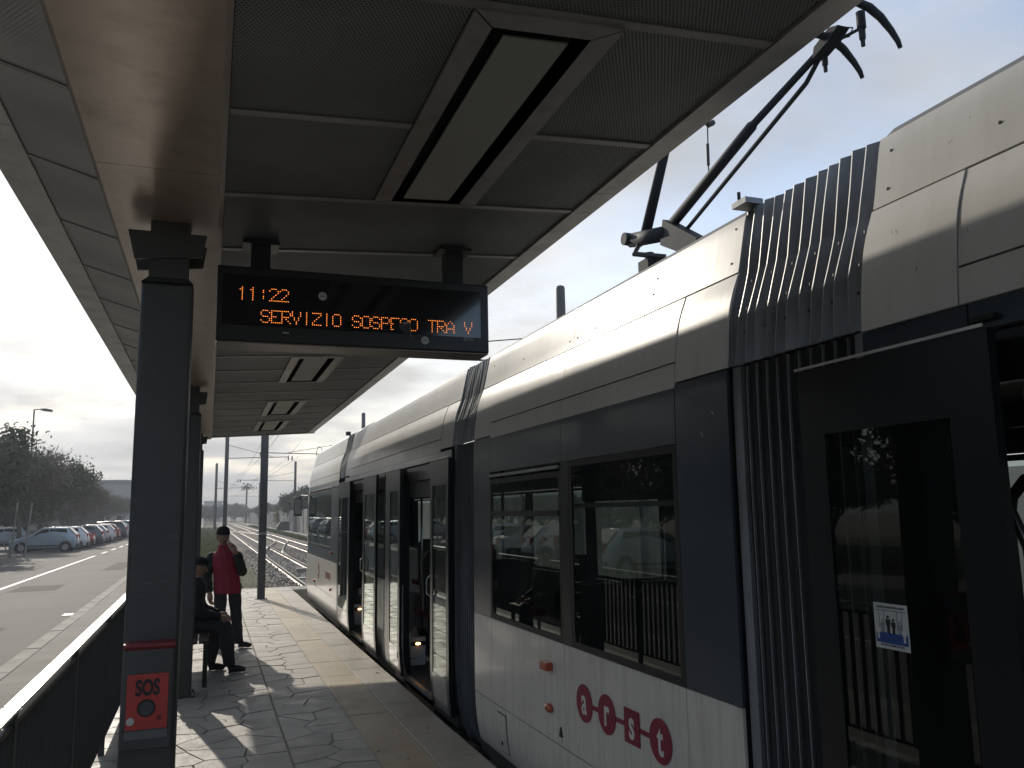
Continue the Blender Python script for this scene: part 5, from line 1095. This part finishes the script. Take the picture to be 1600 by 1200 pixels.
def head_parts(c, face, parent, hat):
    c = Vector(c); f = Vector(face).normalized(); r = Vector((f.y, -f.x, 0)).normalized(); u = Vector((0, 0, 1)); u = (u - f*u.dot(f)).normalized()
    def P(a, b_, d): return c + r*a + f*b_ + u*d
    b = MB(); n, m_ = 20, 16; vs = []
    for i in range(m_ + 1):
        th = pi*i/m_
        for k in range(n):
            a = 2*pi*k/n; x, y, z = .074*sin(th)*cos(a), .093*sin(th)*sin(a), .115*cos(th)
            if z < 0: x *= 1 - .28*(-z/.115)**1.2; y *= 1 - .12*(-z/.115)
            if y > 0: y = y*.93
            vs.append(P(x, y, z))
    b.add(vs, [(i*n+k, (i+1)*n+k, (i+1)*n+(k+1)%n, i*n+(k+1)%n) for i in range(m_) for k in range(n)])
    h = b.build('head', M['skin'], parent, smooth=True)
    MB().tube([P(0, .080, .012), P(0, .098, -.012), P(0, .106, -.028), P(0, .084, -.036)], [.008, .011, .014, .008], 8).build('nose', M['skin'], h, smooth=True)
    for s in (-1, 1):
        q = MB(); q.ball(tuple(P(s*.028, .080, .012)), .0085, 10, 6); q.build('eye', M['sticker'], h, smooth=True); q = MB(); q.ball(tuple(P(s*.028, .0865, .012)), .0045, 8, 5); q.build('pupil', M['black'], h)
        MB().tube([P(s*.014, .085, .030), P(s*.030, .083, .034), P(s*.044, .072, .030)], .0035, 5).build('eyebrow', M['hair'], h)
        q = MB(); q.ball(tuple(P(s*.074, -.004, -.005)), .026, 10, 8, (.35, .7, 1.1)); q.build('ear', M['skin'], h, smooth=True)
    MB().tube([P(-.022, .074, -.058), P(0, .082, -.056), P(.022, .074, -.058)], [.003, .006, .003], 6).build('mouth', mat('lips', (.25, .09, .08), .5), h, smooth=True)
    # hair below the hat line, then the hat
    def cap(nm, m, grow_, z0, zt, brim=None):
        b = MB(); vs = []; rows_ = 8
        for i in range(rows_ + 1):
            t = i/rows_; z = z0 + (zt - z0)*sin(t*pi/2); k_ = cos(t*pi/2)**.7 if t < 1 else .02
            for k in range(n): a = 2*pi*k/n; vs.append(P((.074 + grow_)*k_*cos(a), (.093 + grow_)*k_*sin(a), z))
        b.add(vs, [(i*n+k, i*n+(k+1)%n, (i+1)*n+(k+1)%n, (i+1)*n+k) for i in range(rows_) for k in range(n)]); o = b.build(nm, m, parent, smooth=True)
        if brim: MB().add([P(-.07, .06, z0), P(-.045, .135, z0 - .012), P(0, .155, z0 - .016), P(.045, .135, z0 - .012), P(.07, .06, z0), P(-.07, .06, z0+.012), P(-.045, .133, z0), P(0, .153, z0-.004), P(.045, .133, z0), P(.07, .06, z0+.012)], [(0,1,2,3,4),(5,6,7,8,9),(0,1,6,5),(1,2,7,6),(2,3,8,7),(3,4,9,8)]).build('peak', m, o)
    cap('hair', M['hair'], .004, -.03, .06) if False else None
    b = MB(); vs = []
    for i in range(6):
        z = .05 - .09*i/5
        for k in range(9): a = pi + pi*k/8; vs.append(P(.079*cos(a), .097*sin(a)*(1 - .03*i), z))
    b.add(vs, [(i*9+k, i*9+k+1, (i+1)*9+k+1, (i+1)*9+k) for i in range(5) for k in range(8)]); b.build('hair', M['hair'], parent, smooth=True)
    if hat == 'beanie': cap('beanie', M['hat'], .012, .030, .135); 
    else: cap('flat_cap', M['hat'], .020, .040, .120, brim=True)
def hand(wrist, dirn, palm_n, parent, curl=.5, s=1.0):
    w = Vector(wrist); d = Vector(dirn).normalized(); nrm = Vector(palm_n); nrm = (nrm - d*nrm.dot(d)).normalized(); side = d.cross(nrm)
    b = MB(); b.tube([w - d*.02, w + d*.03, w + d*.085*s], [.026, .034, .036], 10)
    for k, (o_, l) in enumerate(((-.027, .068), (-.009, .078), (.009, .073), (.026, .058))):
        p = w + d*.08*s + side*o_; b.tube([p, p + d*l*.4 + nrm*.005, p + d*l*.75 + nrm*l*.35*curl*2, p + d*l*.85 + nrm*l*.8*curl*1.6], [.0095, .009, .008, .006], 7)
    p = w + d*.03 - side*.028; b.tube([p, p - side*.022 + d*.02 + nrm*.01, p - side*.024 + d*.05 + nrm*.025], [.012, .010, .007], 7)
    return b.build('hand', M['skin'], parent, smooth=True)
def loft(b, rings, n=20, caps=(True, True)):     # rings: centre, half-width along x, half-depth along y [, tilt]
    o = len(b.v)
    for c, rx, ry in rings:
        for k in range(n):
            a = 2*pi*k/n; ca, sa = cos(a), sin(a); b.v.append((c[0] + rx*math.copysign(abs(ca)**.85, ca), c[1] + ry*math.copysign(abs(sa)**.85, sa), c[2]))
    for i in range(len(rings) - 1):
        for k in range(n): b.f.append((o+i*n+k, o+i*n+(k+1)%n, o+(i+1)*n+(k+1)%n, o+(i+1)*n+k)); b.m.append(0)
    if caps[0]: b.f.append(tuple(o+k for k in range(n))); b.m.append(0)
    if caps[1]: b.f.append(tuple(o+(len(rings)-1)*n+k for k in range(n))); b.m.append(0)
    return b
def limb(b, pts, rs, n=14):      # smooth bent tube through the joints with a rounded start
    P_ = [Vector(p) for p in pts]; out_ = []; ro = []
    for i in range(len(P_) - 1):
        p0 = P_[max(i-1, 0)]; p1 = P_[i]; p2 = P_[i+1]; p3 = P_[min(i+2, len(P_)-1)]
        for k in range(6):
            t = k/6; q = .5*((2*p1) + (p2-p0)*t*.8 + (2*p0-5*p1+4*p2-p3)*t*t*.8 + (3*p1-p0-3*p2+p3)*t**3*.8 + (p1*0)) if False else p1.lerp(p2, t)
            out_.append(q); ro.append(rs[i] + (rs[i+1]-rs[i])*t + (.004*sin((k + i*3)*2.3)))
    out_.append(P_[-1]); ro.append(rs[-1])
    sm_ = [out_[0]] + [(out_[i-1] + out_[i]*2 + out_[i+1])/4 for i in range(1, len(out_)-1)] + [out_[-1]]
    d = (sm_[0] - sm_[1]).normalized(); sm_ = [sm_[0] + d*rs[0]*.75, sm_[0] + d*rs[0]*.5] + sm_; ro = [rs[0]*.45, rs[0]*.8] + ro
    return b.tube(sm_, ro, n)
# standing man
mn = thing('person', 'standing man in red vest and black beanie raising one hand to his mouth', 'person', (.3, 11.6, 0), 'people waiting on the platform')
N_ = {'pelvis': ((.27, 11.6, .84), (.145, .115)), 'belly': ((.25, 11.6, .98), (.14, .12)), 'chest': ((.225, 11.6, 1.13), (.15, .12)), 'collar': ((.21, 11.6, 1.23), (.09, .08)), 'neck': ((.205, 11.585, 1.30), (.052, .052)),
      'shr': ((.075, 11.6, 1.17), .058), 'elr': ((.005, 11.62, .93), .046), 'wrr': ((.05, 11.52, .74), .032), 'shl': ((.365, 11.6, 1.17), .058), 'ell': ((.450, 11.53, .96), .046), 'wrl': ((.355, 11.37, 1.20), .032),
      'hpr': ((.19, 11.6, .80), .085), 'knr': ((.19, 11.56, .44), .062), 'anr': ((.22, 11.58, .09), .042), 'hpl': ((.345, 11.6, .80), .085), 'knl': ((.385, 11.60, .44), .062), 'anl': ((.43, 11.68, .09), .042)}
E_ = [('pelvis','belly'),('belly','chest'),('chest','collar'),('collar','neck'),('chest','shr'),('shr','elr'),('elr','wrr'),('chest','shl'),('shl','ell'),('ell','wrl'),('pelvis','hpr'),('hpr','knr'),('knr','anr'),('pelvis','hpl'),('hpl','knl'),('knl','anl')]
skinned('body', {k: (p, tuple(x - .016 for x in (q if isinstance(q, tuple) else (q, q)))) for k, (p, q) in N_.items()}, E_, mn, M['skin'])
def grown(N, ks, g, extra=None):
    r = {}
    for k in ks:
        p, q = N[k]; q = q if isinstance(q, tuple) else (q, q); r[k] = (p, (q[0] + g, q[1] + g))
    if extra: r.update(extra)
    return r
b = MB(); loft(b, [((.27, 11.6, .70), .150, .120), ((.268, 11.6, .80), .152, .125), ((.262, 11.6, .90), .145, .12)])
limb(b, [(.185, 11.6, .80), (.19, 11.565, .44), (.215, 11.59, .07)], [.090, .070, .064]); limb(b, [(.350, 11.6, .80), (.385, 11.60, .44), (.425, 11.69, .07)], [.090, .070, .064]); b.build('trousers', M['jeans'], mn, smooth=True)
b = MB(); loft(b, [((.272, 11.6, .705), .158, .14), ((.270, 11.6, .72), .168, .148), ((.268, 11.6, .735), .162, .144), ((.264, 11.6, .83), .166, .148), ((.255, 11.6, .93), .160, .142), ((.24, 11.6, 1.04), .166, .146), ((.228, 11.6, 1.13), .172, .14), ((.22, 11.6, 1.18), .170, .13), ((.214, 11.595, 1.215), .140, .11), ((.209, 11.59, 1.25), .088, .085), ((.203, 11.58, 1.285), .070, .072), ((.200, 11.575, 1.325), .068, .070)])
MB().tube([(.205, 11.59, 1.22), (.20, 11.575, 1.36)], [.055, .052], 12).build('neck', M['skin'], mn, smooth=True)
b.build('vest', M['vest'], mn, smooth=True)
for z in (.80, .90, 1.0, 1.09): q = MB(); cx = .27 - (z - .8)*.14; q.tube([(cx + .163*cos(a), 11.6 + .145*sin(a), z) for a in [2*pi*k/24 for k in range(25)]], .0035, 4, cap=False); q.build('vest_seam', M['zip'] if False else M['vest'], mn)
MB().tube([(.272, 11.455, .71), (.262, 11.456, .88), (.236, 11.452, 1.08), (.214, 11.480, 1.21), (.203, 11.507, 1.28)], .006, 6).build('zip', M['zip'], mn)
for ks in (['shr','elr','wrr'], ['shl','ell','wrl']): limb(MB(), [N_[k][0] for k in ks], [.078, .062, .046]).build('sleeve', M['sleeve'], mn, smooth=True)
head_parts((.195, 11.56, 1.43), (.25, -1, -.08), mn, 'beanie')
hand((.35, 11.36, 1.22), (-.45, -.1, 1), (-.6, .6, .2), mn, .6); hand((.055, 11.515, .72), (.1, -.1, -1), (.6, .5, 0), mn, .5)
def shoe(heel, toe, parent):
    h, t = Vector(heel), Vector(toe); d = (t - h).normalized(); l = (t - h).length
    skinned('shoe', {'h': (h + Vector((0,0,.042)), (.042, .042)), 'm': (h + d*l*.5 + Vector((0,0,.045)), (.044, .042)), 't': (t - d*.03 + Vector((0,0,.030)), (.046, .028)), 'a': (h + d*.03 + Vector((0,0,.10)), (.048, .048))}, [('h','m'),('m','t'),('h','a')], parent, M['shoe'])
shoe((.215, 11.62, 0), (.25, 11.37, 0), mn); shoe((.42, 11.72, 0), (.60, 11.56, 0), mn)
MB().tube([(.268, 11.40, 1.365), (.245, 11.36, 1.372)], .004, 6).build('cigarette', M['white'], mn)
# seated person
se = thing('person', 'seated person in black coat and flat cap on the bench, seen from the side', 'person', (0, 10, 0), 'people waiting on the platform')
N2 = {'pelvis': ((-.13, 10.0, .56), (.15, .15)), 'belly': ((-.13, 10.0, .70), (.145, .14)), 'chest': ((-.09, 10.0, .86), (.15, .15)), 'collar': ((-.065, 10.0, .96), (.09, .09)), 'neck': ((-.05, 10.0, 1.03), (.05, .05)),
      'shn': ((-.07, 9.83, .91), .058), 'eln': ((.00, 9.78, .66), .046), 'wrn': ((.20, 9.86, .60), .032), 'shf': ((-.07, 10.17, .91), .058), 'elf': ((.02, 10.2, .67), .046), 'wrf': ((.20, 10.08, .61), .032),
      'kn': ((.27, 9.88, .49), .068), 'an': ((.33, 9.90, .09), .044), 'hn': ((-.06, 9.90, .54), .088), 'hf': ((-.06, 10.10, .54), .088), 'kf': ((.20, 10.12, .48), .068), 'af': ((.12, 10.12, .10), .044)}
E2 = [('pelvis','belly'),('belly','chest'),('chest','collar'),('collar','neck'),('chest','shn'),('shn','eln'),('eln','wrn'),('chest','shf'),('shf','elf'),('elf','wrf'),('pelvis','hn'),('hn','kn'),('kn','an'),('pelvis','hf'),('hf','kf'),('kf','af')]
skinned('body', {k: (p, tuple(x - .016 for x in (q if isinstance(q, tuple) else (q, q)))) for k, (p, q) in N2.items()}, E2, se, M['skin'])
b = MB(); limb(b, [(-.08, 9.90, .54), (.27, 9.88, .50), (.325, 9.90, .08)], [.105, .085, .062]); limb(b, [(-.08, 10.10, .54), (.20, 10.12, .49), (.12, 10.12, .08)], [.105, .085, .062]); b.build('trousers', M['jeans'], se, smooth=True)
b = MB(); loft(b, [((-.09, 10.0, .45), .19, .20), ((-.11, 10.0, .55), .20, .215), ((-.13, 10.0, .68), .175, .20), ((-.11, 10.0, .80), .165, .205), ((-.085, 10.0, .90), .15, .20), ((-.07, 10.0, .955), .125, .165), ((-.06, 10.0, .99), .085, .10), ((-.05, 10.0, 1.03), .07, .07)]); b.build('coat', M['coat'], se, smooth=True)
for ks in (['shn','eln','wrn'], ['shf','elf','wrf']): limb(MB(), [N2[k][0] for k in ks], [.080, .066, .048]).build('sleeve', M['coat'], se, smooth=True)
MB().tube([(-.06, 10.0, .95), (-.045, 9.99, 1.07)], [.058, .052], 12).build('neck', M['skin'], se, smooth=True)
head_parts((-.035, 9.99, 1.135), (1, -.25, -.12), se, 'cap')
hand((.20, 9.86, .60), (1, .2, -.3), (0, .3, -1), se, .5); hand((.20, 10.08, .61), (1, -.4, -.2), (0, .2, -1), se, .5)
shoe((.28, 9.90, 0), (.53, 9.86, 0), se); shoe((.08, 10.12, 0), (.32, 10.09, 0), se)
se.location.x -= .05
# patches and stains on the road, a drain in the gutter
b = MB(); rd = random.Random(77)
for (x, y, w, l) in ((-3.9, 15, .9, 3.2), (-4.6, 27, 1.2, 2.2), (-3.4, 36, .7, 6.0)): b.add([(x-w/2+rd.uniform(-.05,.05), y, -.3005), (x+w/2, y+.06, -.3005), (x+w/2-.04, y+l, -.3005), (x-w/2, y+l-.05, -.3005)], [(0,1,2,3)])
struct(b.build('road_patch', mat('darker_asphalt_patch', (.085, .08, .073), .85, 0, .15, 1.5, bump=.5, bscale=60, spec=.2)))
gd = thing('gutter_drain', 'small dark iron gutter grate beside the kerb', 'drain', (-2.62, 20, -.3))
MB().box(-2.80, -2.45, 19.8, 20.25, -.303, -.297).build('frame', M['seal'], gd)
for i in range(7): MB().box(-2.78 + i*.047, -2.755 + i*.047, 19.82, 20.23, -.2968, -.292).build('grate_bar', M['steel'], gd)
# haze
hz = MB().box(-1000, 1000, -400, 1900, -1.4, 34).build('haze', M['white']); hz['kind'] = 'stuff'
hm = bpy.data.materials.new('pale_air'); hm.use_nodes = True; hm.node_tree.nodes.remove(hm.node_tree.nodes['Principled BSDF'])
pv = hm.node_tree.nodes.new('ShaderNodeVolumePrincipled'); pv.inputs['Color'].default_value = (.93, .94, .95, 1); pv.inputs['Density'].default_value = 0.0016; hm.node_tree.links.new(pv.outputs[0], hm.node_tree.nodes['Material Output'].inputs['Volume'])
hz.data.materials.clear(); hz.data.materials.append(hm)
